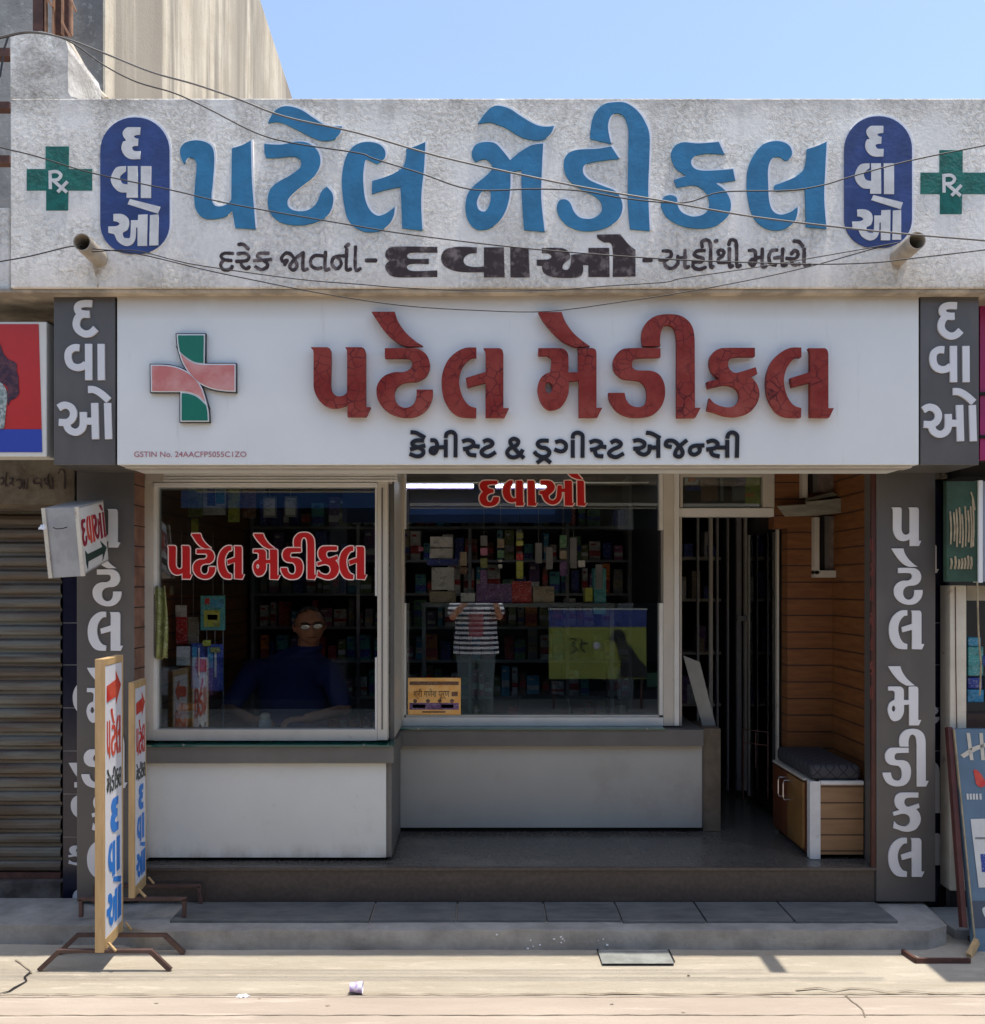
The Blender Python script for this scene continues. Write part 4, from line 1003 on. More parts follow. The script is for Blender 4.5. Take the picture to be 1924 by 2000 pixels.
facepoly("letter", fit(G['o_'], .52,.97,.06,.60), bpy.data.materials["dark_red_paint"], bx, .004)
facepoly("arrow", [[(.16,.86),(.16,.66),(.24,.73),(.78,.73),(.72,.62),(.94,.77),(.74,.95),(.78,.84),(.24,.84),(.2,.95)]], mat("dark_green_paint", (.012,.04,.03), .5), bx, .004, smooth=False)

# ------------------------------------------------------------------ neighbouring buildings above left
tw = empty("tall_building", (-2.1, 6, 3), "tall tan rendered building with dark vertical streaks rising behind the parapet at upper left", "building")
wx = -2.06
MB().add([(wx,Yd(5.02),2.9),(wx,Yd(9.9),2.9),(wx,Yd(9.9),6.86),(wx,Yd(9.0),6.95),(wx,Yd(5.02),7.4)], [(0,1,2,3,4)]).build("side_wall", M['tan_wall'], tw)
MB().box(-7, wx-.002, Yd(9.8), Yd(9.9), 2.9, 6.85).build("rear_wall", M['tan_wall'], tw)
MB().box(-7, wx-.003, Yd(5.0), Yd(5.12), 0, 7.4).build("front_wall", M['concrete_grey'], tw)
MB().box(-7, wx-.004, Yd(5.15), Yd(9.8), 6.7, 6.8).build("roof", M['concrete_grey'], tw)
MB().box(PX(202,4.99), wx+.012, Yd(4.985), Yd(4.999), 2.95, 7.3).build("corner_trim", M['tan_wall'], tw)
st = empty("iron_stair", (PX(100,4.8), Yd(4.8), 3.9), "rusty brown iron frame and orange lattice standing on the roof at upper left", "iron frame")
MB().pbox(64, 84, -60, 64, 4.80, 4.84).build("brown_post", M['rust'], st)
for a in (87, 101.5, 119, 136.5): MB().pbox(a, a+3, -60, 66, 4.79, 4.81).build("lattice_bar", M['ladder'], st)
MB().pbox(105, 117.5, -60, 64, 4.83, 4.86).build("brown_post", M['rust'], st)
MB().pbox(122.5, 134, -60, 64, 4.83, 4.86).build("brown_post", M['rust'], st)
for a, b in (((88,-10),(103,14)),((121,42),(137,72)),((137,-4),(148,22))): MB().bar(P(*a,4.785), P(*b,4.785), .010).build("lattice_brace", M['ladder'], st)
for a, b in ((93,109),(198,211),(303,317)): MB().pbox(-60, 18, a, b, 4.2, 4.25).build("cross_rail", M['rust'], st)
o = MB().tube([P(132,84,4.6), P(150,115,4.6), P(170,152,4.6), P(190,180,4.6), P(206,196,4.6)], .021, 10).build("leaning_pole", M['tan_wall']); tag(o, "pale crooked pole slanting down behind the broken parapet pier", "pole")
o = MB().add([P(134,86,4.65),P(206,200,4.65),P(134,200,4.65)]+[p+Vector((0,.1,0)) for p in (P(134,86,4.65),P(206,200,4.65),P(134,200,4.65))], [(0,1,2),(5,4,3),(0,3,4,1),(1,4,5,2),(2,5,3,0)]).build("roof_gable_wall", mat("pinkish_render", (.48,.41,.33), .9, .25, 8, bump=.004)); tag(o, "low triangular pinkish wall behind the broken parapet pier", "wall")
o = MB().pbox(-200, 19, 405, 566, 4.0, 4.3).build("neighbour_parapet", M['stucco'], None, bevel=.006); tag(o, "sliver of pale plastered parapet at the left edge", "wall")
MB().bar(P(16,72,4.15), P(8,96,4.15), .006).bar(P(6,110,4.15), P(0,150,4.15), .006).build("loose_wire", M['wire'], st)

# ------------------------------------------------------------------ right neighbour
rn = empty("neighbour_shop_right", (2.6, Yd(4.7), 0), "neighbouring shop at the right edge with a chalky cream door post and blue stock inside", "building")
d = 4.42
MB().pbox(1856, 1888, 1143, 1740, d, d+.10).build("door_post", M['cream_paint'], rn, bevel=.004)
MB().tube([P(1866,1146,d-.002), P(1867,1300,d-.002), P(1869,1420,d-.002), P(1871,1590,d-.002), P(1872,1700,d-.002)], .0022, 5).build("post_crack", M['rust'], rn)
MB().pbox(1888.5, 2100, 1144, 1173, d+.02, d+.12).build("door_lintel", mat("buff_lintel", (.34,.30,.22), .8, .2, 8), rn)
MB().box(2.28, 5, Yd(5.6), Yd(5.7), 0, 2.6).build("back_wall", M['black'], rn)
MB().box(2.272, 2.29, Yd(4.53), Yd(5.6), 0, 2.6).build("party_wall", M['black'], rn)
MB().box(2.25, 5, Yd(4.55), Yd(5.6), -.1, .12).build("plinth", M['dark'], rn)
MB().box(2.26, 5, Yd(4.57), Yd(5.59), 2.61, 2.88).build("upper_wall", M['concrete_grey'], rn)
MB().box(2.26, 5, Yd(4.37), Yd(4.56), 2.13, 2.86).build("fascia", M['dark'], rn)
MB().pbox(1889, 2100, 1395, 1450, 4.48, 4.6).build("brown_counter", mat("dark_brown_counter", (.06,.03,.02), .6), rn)
for a,b,c,e,mk in ((1891,1916,1245,1262,'cyan'),(1891,1921,1263,1320,'teal'),(1891,1919,1324,1345,'blue'),(1890,1922,1347,1372,'cyan'),(1917,1940,1280,1300,'blue'),(1926,1950,1320,1370,'grey')):
    o = MB().pbox(a,b,c,e,4.62,4.70).build("stock_packet", M[mk], None, bevel=.004)
    tag(o, {1245:"cyan packet above the tall teal packet", 1263:"tall teal packet, largest", 1324:"dark blue packet below the tall teal packet", 1347:"cyan packet, lowest of the stack", 1280:"blue packet beside the tall teal packet", 1320:"grey packet beside the blue ones"}[c]+" in the neighbour's doorway" , "packet", "blue packets in the right hand doorway")
MB().pbox(1914, 2100, 565, 900, 4.30, 4.36).build("magenta_backing", M['dark'], rn)
mg = MB().pbox(1914.5, 2100, 572, 898, 4.16, 4.19).build("magenta_banner", M['magenta']); tag(mg, "magenta flex banner at the right edge beside the grey side panel", "banner")
for py in (766, 850): MB().pbox(1913, 2100, py, py+6, 4.15, 4.159).build("lashing", M['dark'], mg)
gb = empty("green_board", (PX(1890,4.3), Yd(4.3), PZ(1136,4.3)), "faded dark green hanging board with brush painted cream letters, near the right edge", "sign")
MB().pbox(1849, 1911, 940, 1136, 4.30, 4.33).build("board", M['green_board'], gb)
MB().pbox(1911.5, 1920, 938, 1138, 4.29, 4.34).build("white_edge_bar", M['sign_white_trim'], gb, bevel=.001)
MB().pbox(1920.5, 2100, 940, 1136, 4.32, 4.34).build("board_side", mat("pale_blue_sheet", (.25,.28,.34), .5), gb)
for i, (x, y0, y1) in enumerate([(1857,1000,1062),(1864,1002,1056),(1869,995,1067),(1875,992,1060),(1880,1005,1068),(1886,990,1066),(1892,998,1058),(1897,990,1068),(1901,975,1066)]):
    strokes("letter", [[(x-1,y0),(x+1,(y0+y1)/2),(x,y1)]], 3.4, 4.297, .001, M['cream_text'], gb, rounded=True, jit=.2)
strokes("letter", [[(1897,962),(1901,975),(1904,995)]], 3.0, 4.297, .001, M['cream_text'], gb, rounded=True)
for x in (1858,1866,1873,1879,1885,1891,1897): strokes("letter", [[(x,1092+random.uniform(-6,4)),(x+1,1100),(x-1,1110)]], 4.2, 4.296, .001, M['cream_text'], gb, rounded=True, jit=.2)
crumple("cobweb_clump", P(1838,935,4.5), (.03,.03,.05), M['cream_text'], "dusty clump of cobweb at the top of the navy strip on the right", "cobweb")
o = MB().tube([P(1909,1138,4.27), P(1911,1230,4.27), P(1916,1300,4.27), P(1914,1358,4.27)], .004, 6).build("rope", M['cream_text']); tag(o, "thin pale cord hanging below the green board", "cord")
# leaning blue board, bottom right
lb = empty("leaning_board", (PX(1890,4.1), Yd(4.1), 0), "leaning grey blue board in a maroon frame with cream strokes and pasted paper, bottom right", "sign")
top, bot = 4.36, 4.06
def LP(x, y):
    a = P(1862,1424,top); b_ = P(2040,1424,top); c_ = P(1904,1862,bot); nn = (b_-a).cross(c_-a)
    o_ = Vector((0,-CAMD,EYE)); dr = P(x,y,1.0)-o_; return o_+dr*((a-o_).dot(nn)/dr.dot(nn))
MB().hexa([LP(1904,1862),LP(2070,1862),LP(2070,1862)+Vector((0,.03,0)),LP(1904,1862)+Vector((0,.03,0))],
          [LP(1862,1424),LP(2040,1424),LP(2040,1424)+Vector((0,.03,0)),LP(1862,1424)+Vector((0,.03,0))]).build("board", M['board_blue'], lb)
MB().bar(LP(1895,1815)+Vector((-.02,.02,0)), LP(1857,1422)+Vector((0,.02,0)), .022, .03).build("maroon_frame", M['maroon'], lb)
MB().bar(LP(1906,1862), LP(1863,1424), .006, .012).build("pale_edging", M['cream_text'], lb)
def onb(x, y): p = LP(x, y); return (p.x, p.z)
def lbm(name, pts, m, lift=.003, smooth=False):
    me = fillmesh([[(x, y) for x, y in (cr(pts) if smooth else [(a[0],a[1]) for a in pts])]], .001)
    for v in me.vertices:
        h = v.co.z; p = LP(v.co.x, v.co.y); v.co = p+Vector((0,-lift-h,-.3*lift))
    return link(name, me, m, lb)
for pl_ in ([(1887,1431),(1894,1431),(1901,1484),(1894,1484)],[(1912,1431),(1919,1431),(1923,1484),(1916,1484)],[(1875,1474),(1900,1458),(1940,1445),(1940,1452),(1905,1466),(1882,1480)]):
    lbm("letter", pl_, M['cream_paint'])
lbm("letter", [(1901,1504),(1908,1504),(1918,1515),(1924,1530),(1917,1537),(1907,1532),(1904,1520)], M['banner_red'], smooth=True)
for x in (1887,1893,1899,1905,1912): lbm("letter", [(x,1550),(x+4,1549),(x+5,1561),(x+1,1561)], M['paper'])
lbm("pasted_paper", [(1895,1599),(1980,1597),(1990,1730),(1911,1733)], M['paper'])
lbm("photo_print", [(1914,1667),(1960,1667),(1960,1702),(1917,1702)], M['blue'], .0045)
lbm("ink_line", [(1904,1634),(1940,1634),(1940,1638),(1904,1638)], M['grey'], .0045)
lbm("letter", [(1918,1775),(1928,1770),(1935,1782),(1925,1792)], M['paper'], smooth=True)
lbm("dark_band", [(1898,1759),(2060,1759),(2060,1812),(1903,1812)], mat("dark_grey_band", (.06,.075,.10), .6), .0022)
MB().bar(P(1893,1868,4.0), P(1908,1838,4.05), .02, .03).build("foot", M['ply'], lb)
o = MB().box(PX(1866,4.2), 3.2, Yd(4.2), Yd(4.5), -.01, .045).build("neighbour_step", M['step'], None, bevel=.006); tag(o, "low grey concrete step under the leaning blue board", "step")
o = MB().box(2.20, 3.2, Yd(4.12), Yd(4.19), -.01, .02).build("brown_plate", M['rust'], None); tag(o, "rusty brown plate on the ground under the leaning blue board", "plate")
# awning beyond the right edge, whose shadow falls at bottom right
o = MB().box(2.44, 5.5, Yd(3.68), Yd(4.3), 3.05, 3.09).build("neighbour_awning", M['concrete_grey']); tag(o, "thin projecting concrete awning of the right neighbour", "awning")

# ------------------------------------------------------------------ roadside banner stands
def banner(nl, nr, fl, fr, zb, zt, legs, label, dark):
    """plan corners (x, depth): near-left, near-right, far-right ... legs = [(x_centre, depth, half, height)]"""
    t = empty("banner_stand", (nl[0], Yd(nl[1]), 0), label, "sign", "narrow banner stands on iron feet")
    V = lambda c, z: Vector((c[0], Yd(c[1]), z))
    w = .020
    # timber frame: near post, far post, top and bottom rails
    def post(a, b, c, dd, z0, z1, nm):
        return MB().hexa([V(a,z0),V(b,z0),V(c,z0),V(dd,z0)],[V(a,z1),V(b,z1),V(c,z1),V(dd,z1)]).build(nm, M['ply'], t, bevel=.0015)
    lerp = lambda p, q, f: (p[0]+(q[0]-p[0])*f, p[1]+(q[1]-p[1])*f)
    nr1, nl1 = lerp(nr, fr, .07), lerp(nl, fl, .07); fr1, fl1 = lerp(nr, fr, .93), lerp(nl, fl, .93)
    post(nl, nr, nr1, nl1, zb, zt, "frame_post"); post(fl1, fr1, fr, fl, zb, zt, "frame_post")
    post(lerp(nl1,fl1,.001), lerp(nr1,fr1,.001), lerp(nr1,fr1,.999), lerp(nl1,fl1,.999), zt-.03, zt-.001, "frame_rail")
    post(lerp(nl1,fl1,.001), lerp(nr1,fr1,.001), lerp(nr1,fr1,.999), lerp(nl1,fl1,.999), zb+.001, zb+.05, "frame_rail")
    ins = lambda c, o_, f=.3: (c[0]+(o_[0]-c[0])*f, c[1]+(o_[1]-c[1])*f)
    MB().hexa([V(ins(nl1,nr1),zb+.051),V(ins(nr1,nl1,.03),zb+.051),V(ins(fr1,fl1,.03),zb+.051),V(ins(fl1,fr1),zb+.051)],
              [V(ins(nl1,nr1),zt-.031),V(ins(nr1,nl1,.03),zt-.031),V(ins(fr1,fl1,.03),zt-.031),V(ins(fl1,fr1),zt-.031)]).build("banner_sheet", M['banner_white'], t)
    c = (V(ins(nr1,nl1,.03),zt-.031), V(ins(fr1,fl1,.03),zt-.031), V(ins(nr1,nl1,.03),zb+.051), V(ins(fr1,fl1,.03),zb+.051))
    FP = lambda nm, ps, m, sm=True: facepoly2(nm, ps, m, t, .0015, c, sm)
    FP("arrow", [[(.08,.075),(.62,.06),(.60,.025),(.93,.085),(.62,.155),(.62,.125),(.08,.135)]], M['banner_red'], False)
    for gk, a, b, y0, y1 in (('pa',.08,.30,.205,.345),('te',.30,.62,.165,.345),('la',.62,.93,.20,.345)): FP("letter", fit(G[gk],a,b,y0,y1), M['banner_red'])
    for gk, a, b, y0, y1 in (('me',.08,.34,.385,.475),('dii',.34,.62,.385,.475),('ka',.62,.78,.40,.475),('la',.79,.97,.40,.475)): FP("letter", fit(G[gk],a,b,y0,y1), M['banner_black'])
    FP("letter", fit([cap[0]],.30,.78,.505,.635), M['banner_blue'])
    FP("letter", fit([cap[1]],.16,.58,.665,.795), M['banner_blue']); FP("letter", fit([cap[2]],.66,.86,.66,.79), M['banner_blue'])
    FP("letter", fit([cap[3]],.45,.95,.80,.845), M['banner_blue']); FP("letter", fit([cap[4]],.08,.70,.85,.975), M['banner_blue']); FP("letter", fit([cap[5]],.74,.95,.85,.975), M['banner_blue'])
    for cx, dd, half, h, spread, z0 in legs:
        y = Yd(dd); s = .020
        MB().bar((cx-half+spread-.008,y,z0+h),(cx+half-spread+.008,y,z0+h), s, .014).bar((cx-half,y,z0+.004),(cx-half+spread,y,z0+h), .016, s).bar((cx+half,y,z0+.004),(cx+half-spread,y,z0+h), .016, s).build("iron_foot", M['foot'], t, bevel=.001)
    MB().bar((nr[0]+.01,Yd(nr[1]+.02),zb+.035),(nr[0]+.05,Yd(nr[1]+.0),zb+.008), .008).build("brace", M['ply'], t)
    MB().bar((fr[0]+.01,Yd(fr[1]),zb+.035),(fr[0]+.04,Yd(fr[1]-.01),zb+.008), .007).build("brace", M['ply'], t)
    return t
def facepoly2(name, polys, m, par, lift, c, smooth):
    t0, t1, b0, b1_ = c; n_ = (t1-t0).cross(b0-t0).normalized()
    if n_.x < 0: n_ = -n_
    cs = [cr(p) if smooth else [(a[0], a[1]) for a in p] for p in polys]
    me = fillmesh(cs, .0006)
    for v in me.vertices:
        u, vv, h = v.co; h = h*.5
        p = (t0*(1-u)+t1*u)*(1-vv)+(b0*(1-u)+b1_*u)*vv
        v.co = p+n_*(lift+h)
    bm = bmesh.new(); bm.from_mesh(me); bmesh.ops.recalc_face_normals(bm, faces=bm.faces); bm.to_mesh(me); bm.free()
    return link(name, me, m, par)
banner((-1.621,3.84),(-1.583,3.84),(-1.635,4.09),(-1.600,4.09), .082, 1.306, [(-1.585,3.855,.275,.085,.085,0),(-1.585,4.03,.275,.085,.085,0)], "front banner stand with a bright pine frame, standing in the sun on the apron", False)
banner((-1.616,4.19),(-1.588,4.19),(-1.632,4.385),(-1.606,4.385), .19, 1.172, [(-1.60,4.20,.235,.085,.0,.10),(-1.60,4.385,.255,.085,.01,.10)], "rear banner stand in shade on the step, half hidden behind the front one", True)

# ------------------------------------------------------------------ cables strung across the front
def cable(pts, d, r, lab, m='wire', dz=0):
    P3 = [P(x, y, d+dz*i/len(pts)) for i, (x, y) in enumerate(cr(pts, False, 5))]
    o = MB().tube(P3, r, 6).build("overhead_cable", M[m], None, smooth=True)
    return tag(o, lab, "cable", "cables strung across the shop front")
cable([(-60,84),(0,72),(60,62),(130,76),(204,104),(297,141),(382,165),(464,193),(557,228),(700,260),(860,306),(1045,347),(1157,369),(1300,393),(1335,400),(1484,425),(1669,447),(1803,460),(1924,470),(2000,480)], 3.72, .0036, "thickest cable, sagging from the broken pier at top left down to the right edge", 'wire_pale')
cable([(-60,86),(0,75),(60,64),(130,78),(204,128),(267,160),(341,182),(408,213),(501,260),(575,280),(700,299),(730,310),(823,339),(897,365),(953,372),(1045,369),(1138,373),(1224,388),(1335,396),(1410,375),(1539,372),(1606,362),(1669,343),(1781,313),(1924,284),(2000,268)], 3.76, .0028, "cable dipping to the middle of the blue lettering then rising to the right edge")
cable([(-60,272),(0,288),(70,305),(180,338),(334,371),(464,401),(700,442),(786,456),(934,475),(1082,490),(1300,506),(1447,512),(1595,516),(1706,513),(1770,506),(1924,488),(2000,478)], 3.70, .0026, "cable crossing the left green cross and ending along the small black lettering")
cable([(-60,524),(0,511),(60,500),(140,481),(165,485)], 3.83, .0026, "short cable running from the left edge to the left drain pipe")
cable([(180,492),(260,489),(340,508),(400,520),(580,545),(700,555),(786,562),(934,568),(1082,566),(1194,558),(1300,551),(1335,543),(1484,521),(1688,486),(1758,473)], 3.80, .0022, "thin cable hanging just above the lower edge of the parapet between the drain pipes")
cable([(182,486),(270,496),(400,527),(500,548),(600,568),(700,585),(800,598),(930,606),(1070,608),(1224,588),(1335,571),(1484,543),(1595,517),(1706,486),(1740,478)], 3.80, .0022, "lowest thin cable, looping down over the top of the white sign")
# ------------------------------------------------------------------ shop interior
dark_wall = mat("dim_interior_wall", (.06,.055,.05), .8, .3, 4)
MB().box(-1.80, -1.70, Yd(4.601), Yd(8.5), .266, 2.68).build("interior_left_wall", M['plank'], bld)
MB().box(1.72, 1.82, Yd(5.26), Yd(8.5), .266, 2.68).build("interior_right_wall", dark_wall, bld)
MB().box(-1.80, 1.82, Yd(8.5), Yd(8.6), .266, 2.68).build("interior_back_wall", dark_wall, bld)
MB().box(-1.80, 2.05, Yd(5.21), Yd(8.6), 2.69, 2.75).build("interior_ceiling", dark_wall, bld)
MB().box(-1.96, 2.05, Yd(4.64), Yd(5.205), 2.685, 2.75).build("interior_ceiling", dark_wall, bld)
for a, b, d, zz, nm in ((793,925,6.4,0,"left of the red word on the right window"),(968,1072,6.4,0,"behind the red word on the right window")):
    t = empty("tube_light", (PX((a+b)/2,d), Yd(d), PZ(949,d)), "lit fluorescent tube on the shop ceiling, "+nm, "lamp", "tube lights inside the shop")
    MB().tube([P(a,949,d), P(b,949,d)], .013, 10).build("glowing_tube", M['tube'], t)
    MB().box(PX(a,d), PX(b,d), Yd(d)+.014, Yd(d)+.05, PZ(949,d)-.02, PZ(949,d)+.03).build("batten", M['purple'], t)
# shelving
sh = empty("medicine_rack", (-.3, Yd(6.7), .266), "dark back wall rack of shelves packed with medicine boxes, seen through both windows", "shelf")
lev = [.55, .82, 1.08, 1.32, 1.56, 1.80, 2.04]
for x in (-1.66, -.9, -.1, .6, 1.05): MB().box(x-.012, x+.012, Yd(6.6), Yd(6.95), .266, 2.4).build("upright", M['steel'] if x in (-.9,) else M['grey'], sh)
for z in lev: MB().box(-1.66, 1.05, Yd(6.605), Yd(6.95), z-.018, z).build("shelf_board", M['grey'], sh)
MB().box(-1.66, 1.05, Yd(6.955), Yd(6.97), .266, 2.4).build("rack_back", M['black'], sh)
cols = ['white','blue','purple','teal','greenb','brown','kraft','cyan','pinkb','olive','red','white','grey','orange']
protos = []
for i, k in enumerate(cols):
    mb_ = MB().box(-.5,.5,-.5,.5,0,1); u_ = random.uniform(.1,.4); nf_ = len(mb_.f)
    mb_.box(-.5,.5,-.515,-.505,u_,u_+random.uniform(.15,.35)); mb_.box(-.35,.1,-.512,-.503,.8,.88)
    me = mb_.mesh("medicine_box"); me.materials.append(M[k]); me.materials.append(M[random.choice(['white','white','kraft','blue','red'])])
    for p_ in list(me.polygons)[nf_:]: p_.material_index = 1
    protos.append(me)
for z in lev:
    x = -1.62
    while x < 1.0:
        wdt = random.uniform(.035,.10); h = random.uniform(.09,.22)
        if random.random() < .93:
            o = bpy.data.objects.new("medicine_box", random.choice(protos)); COL.objects.link(o)
            o.scale = (wdt*.92, random.uniform(.06,.14), h); o.location = (x+wdt/2, Yd(6.71)+random.uniform(-.02,.02), z+.0005); o.rotation_euler.z = random.uniform(-.08,.08)
            kc = o.data.materials[0].name.replace("print_","").replace("pinkb","pink").replace("greenb","green").replace("kraft","buff")
            tag(o, "%s medicine box packed on the %s shelf of the dim back rack, %s" % (kc, ["lowest","second lowest","third lowest","middle","third","second","top"][lev.index(z)], "left end" if x < -.9 else "left middle" if x < -.1 else "right middle" if x < .6 else "right end"), "box", "medicine boxes on the back shelves")
        x += wdt+random.uniform(.004,.02)
# blue header boards with pale strips
o = MB().box(-1.0, .62, Yd(6.52), Yd(6.55), 2.06, 2.40).build("blue_header_board", mat("deep_blue_board", (.012,.04,.13), .5, .2, 5)); tag(o, "deep blue header board along the top of the back shelves", "board")
# hanging stock
rails = []
def rail(d, x0, x1, z, lab):
    o = MB().tube([(x0, Yd(d), z), (x1, Yd(d), z)], .005, 8).build("hanging_rail", M['steel']); tag(o, lab, "rail")
rail(5.3, -1.66, -.55, 2.22, "thin steel rail above the hanging packets in the left window")
rail(5.6, -.55, 1.0, 2.24, "thin steel rail above the hanging sachets in the right window")
def hang(name, a, b, c, e, d, mk, lab, cat, ztop=None, grp=None, rot=0, pat=None):
    p0 = P(a, c, d); p1 = P(b, e, d)
    t = empty(name, ((p0.x+p1.x)/2, Yd(d), p1.z), lab, cat, grp)
    mb = MB().box(p0.x, p1.x, Yd(d)-.008, Yd(d)+.008, p1.z, p0.z)
    o = mb.build("packet", M[mk], t, bevel=.004)
    if pat:
        for (u0,u1,v0,v1,k2) in pat:
            MB().box(p0.x+(p1.x-p0.x)*u0, p0.x+(p1.x-p0.x)*u1, Yd(d)-.0105, Yd(d)-.0085, p0.z+(p1.z-p0.z)*v1, p0.z+(p1.z-p0.z)*v0).build("printed_panel", M[k2], t)
    if ztop: MB().tube([((p0.x+p1.x)/2, Yd(d), p0.z), ((p0.x+p1.x)/2, Yd(d), ztop)], .0016, 5).build("cord", M['grey'], t)
    return t
H = [(307,349,958,1020,'pinkb',"dusty mauve calendar hanging top left in the left window",[(.1,.9,.55,.9,'kraft'),(.08,.5,.1,.45,'white')]),
     (352,396,945,1010,'olive',"olive green bag hanging second from the left in the left window",None),
     (397,441,942,1006,'white',"white bag with blue and violet print hanging in the left window",[(.2,.55,.02,.72,'blue'),(.57,.97,.0,.66,'cyan')]),
     (446,468,940,1020,'yg',"narrow yellow green packet strip hanging in the left window",None),
     (474,500,948,1012,'brown',"narrow brown packet strip hanging in the left window",None),
     (356,368,1015,1075,'grey',"thin grey strip of sachets hanging below the olive bag",None),
     (374,388,1013,1040,'yg',"small yellow green tag hanging below the white bag",None),
     (514,540,970,1011,'grey',"slanted pale grey card, first of two before the blue board",[(.1,.9,.1,.9,'white')]),
     (556,580,969,1010,'grey',"slanted pale grey card, second of two before the blue board",[(.1,.9,.1,.9,'white')])]
for a,b,c,e,mk,lab,pat in H: hang("hanging_packet", a,b,c,e,5.3+random.uniform(-.02,.02) if a<500 else 5.28,mk,lab,"packet",2.22,"packets hanging in the left window",pat=pat)
hang("baby_product_packet", 392,440,1163,1231,4.95,'teal',"teal packet with a yellow circle hanging in the open gap of the left window","packet",1.9,pat=[(.15,.8,.42,.9,'yg'),(.2,.38,.08,.25,'red'),(.3,.7,.55,.7,'white'),(.42,.95,.1,.35,'cyan')])
hang("hanging_packet", 344,366,1182,1258,5.0,'red',"red packet with a white top beside the teal packet","packet",1.9,"packets in the window gap",pat=[(0,1,0,.3,'white')])
hang("hanging_packet", 367,388,1205,1258,5.02,'kraft',"buff printed packet between the red and teal packets","packet",1.9,"packets in the window gap")
for i,(a,b,c,e,mk,lab) in enumerate(((345,372,1262,1300,'white',"white pouch at the left of the blue pouches"),(374,402,1256,1345,'blue',"dark blue pouch, left of the hanging pair"),(404,436,1258,1350,'blue',"dark blue pouch, right of the hanging pair"),(396,412,1250,1262,'yg',"small yellow green pouch above the blue pair"),(411,430,1264,1274,'olive',"small olive pouch on the right blue pouch"))):
    hang("blue_pouch" if mk=='blue' else "small_pouch", a,b,c,e,4.9-.012*i,mk,lab,"pouch",None if c>1260 and mk!='blue' else 1.42,"pouches hanging behind the left window",pat=[(.1,.4,.08,.5,'cyan'),(.5,.62,.1,.7,'white')] if mk=='blue' else None)
o = MB().tube([P(436,1130,4.98), (PX(436,4.98), Yd(4.98), .84)], .004, 8).build("steel_rod", M['grey']); tag(o, "thin vertical steel rod beside the teal packet", "rod")
# curtain bunched in the gap at the left jamb
mb = MB(); vs=[]; nn=16
for j in range(13):
    z = PZ(1146,4.62)+(PZ(1284,4.62)-PZ(1146,4.62))*j/12
    for i in range(nn):
        u=i/(nn-1); w_=.5+.5*math.sin(j/12*3.0)
        vs.append((PX(299,4.5)+.068*u*(.65+.35*w_), Yd(4.53)+.016*math.sin(u*11+j*.15)-.01*w_, z+.006*math.sin(u*9)))
mb.add(vs,[(j*nn+i,j*nn+i+1,(j+1)*nn+i+1,(j+1)*nn+i) for j in range(12) for i in range(nn-1)])
o = mb.build("folded_cloth", M['olive'], None, smooth=True); md=o.modifiers.new("thick",'SOLIDIFY'); md.thickness=.004
tag(o, "olive green cloth bunched through the open gap at the left window jamb", "cloth")
# things on the left counter
def onsill(px, d): return PX(px, d), Yd(d)
zc = .8345; d = 4.655
x, y = onsill(365, d)
t = empty("orange_jar", (x,y,zc), "squat clear jar with orange lid and orange label on the left counter", "jar")
r = 21*d/F
MB().lathe(x,y,[(r*.9,zc),(r,zc+.01),(r,zc+.135),(r*.8,zc+.145),(r*.8,zc+.15)]).build("jar_body", M['white'], t, smooth=False)
MB().lathe(x,y,[(r*1.015,zc+.03),(r*1.015,zc+.115)]).build("jar_label", M['orange'], t)
MB().lathe(x,y,[(r*.9,zc+.151),(r*.9,zc+.18),(r*.85,zc+.185)]).build("jar_lid", M['orange'], t)
x, y = onsill(518, d); r = 12.5*d/F
t = empty("white_bottle", (x,y,zc), "stubby white bottle standing on the left counter before the seated man", "bottle")
MB().lathe(x,y,[(r,zc),(r,zc+.09),(r*.75,zc+.105)]).build("bottle_body", M['white_edge'], t)
MB().lathe(x,y,[(r*.8,zc+.1055),(r*.85,zc+.125),(r*.5,zc+.135)]).build("bottle_cap", M['white_letter'], t)
x, y = onsill(540, d); o = MB().lathe(x,y,[(.017,zc),(.021,zc+.075),(.019,zc+.075),(.015,zc+.004)]).build("drinking_glass", M['glass']); tag(o, "small empty glass beside the white bottle on the left counter", "glass")
x, y = onsill(1213, 5.25); o = MB().lathe(x,y,[(.022,.835),(.026,.93),(.024,.93),(.02,.84)]).build("steel_tumbler", M['steel']); tag(o, "steel tumbler on the right counter behind the glass", "tumbler")
# calendar card
cd = 5.0765; t = empty("calendar_card", (PX(848,cd), Yd(cd), PZ(1402,cd)), "orange almanac card with dark Devanagari title standing inside the right window, bottom left", "card")
MB().pbox(797,900,1324,1396,cd,cd+.003).build("card", mat("card_orange", (.85,.42,.10), .5, col2=(.90,.55,.20), scale=18), t)
for a,b,c,e,mk in ((800,896,1331,1338,'brown'),(800,896,1373,1386,'purple'),(806,831,1376,1383,'grey'),(862,886,1376,1383,'grey'),(825,870,1389,1392,'brown'),(882,894,1351,1360,'brown')):
    MB().pbox(a,b,c,e,cd-.001,cd-.0002).build("printed_band", M[mk], t)
text_mesh("श्री गणेश पूर्ण", .05, "card_title", M['black'], t, (PX(808,cd), Yd(cd)-.001, PZ(1361,cd)), width=PX(878,cd)-PX(808,cd))
for x in (811,836,859,883):
    p = P(x,1369,cd-.001); MB().tube([p, p+Vector((0,.0006,0))], .011, 12).build("portrait_disc", M['brown'], t)
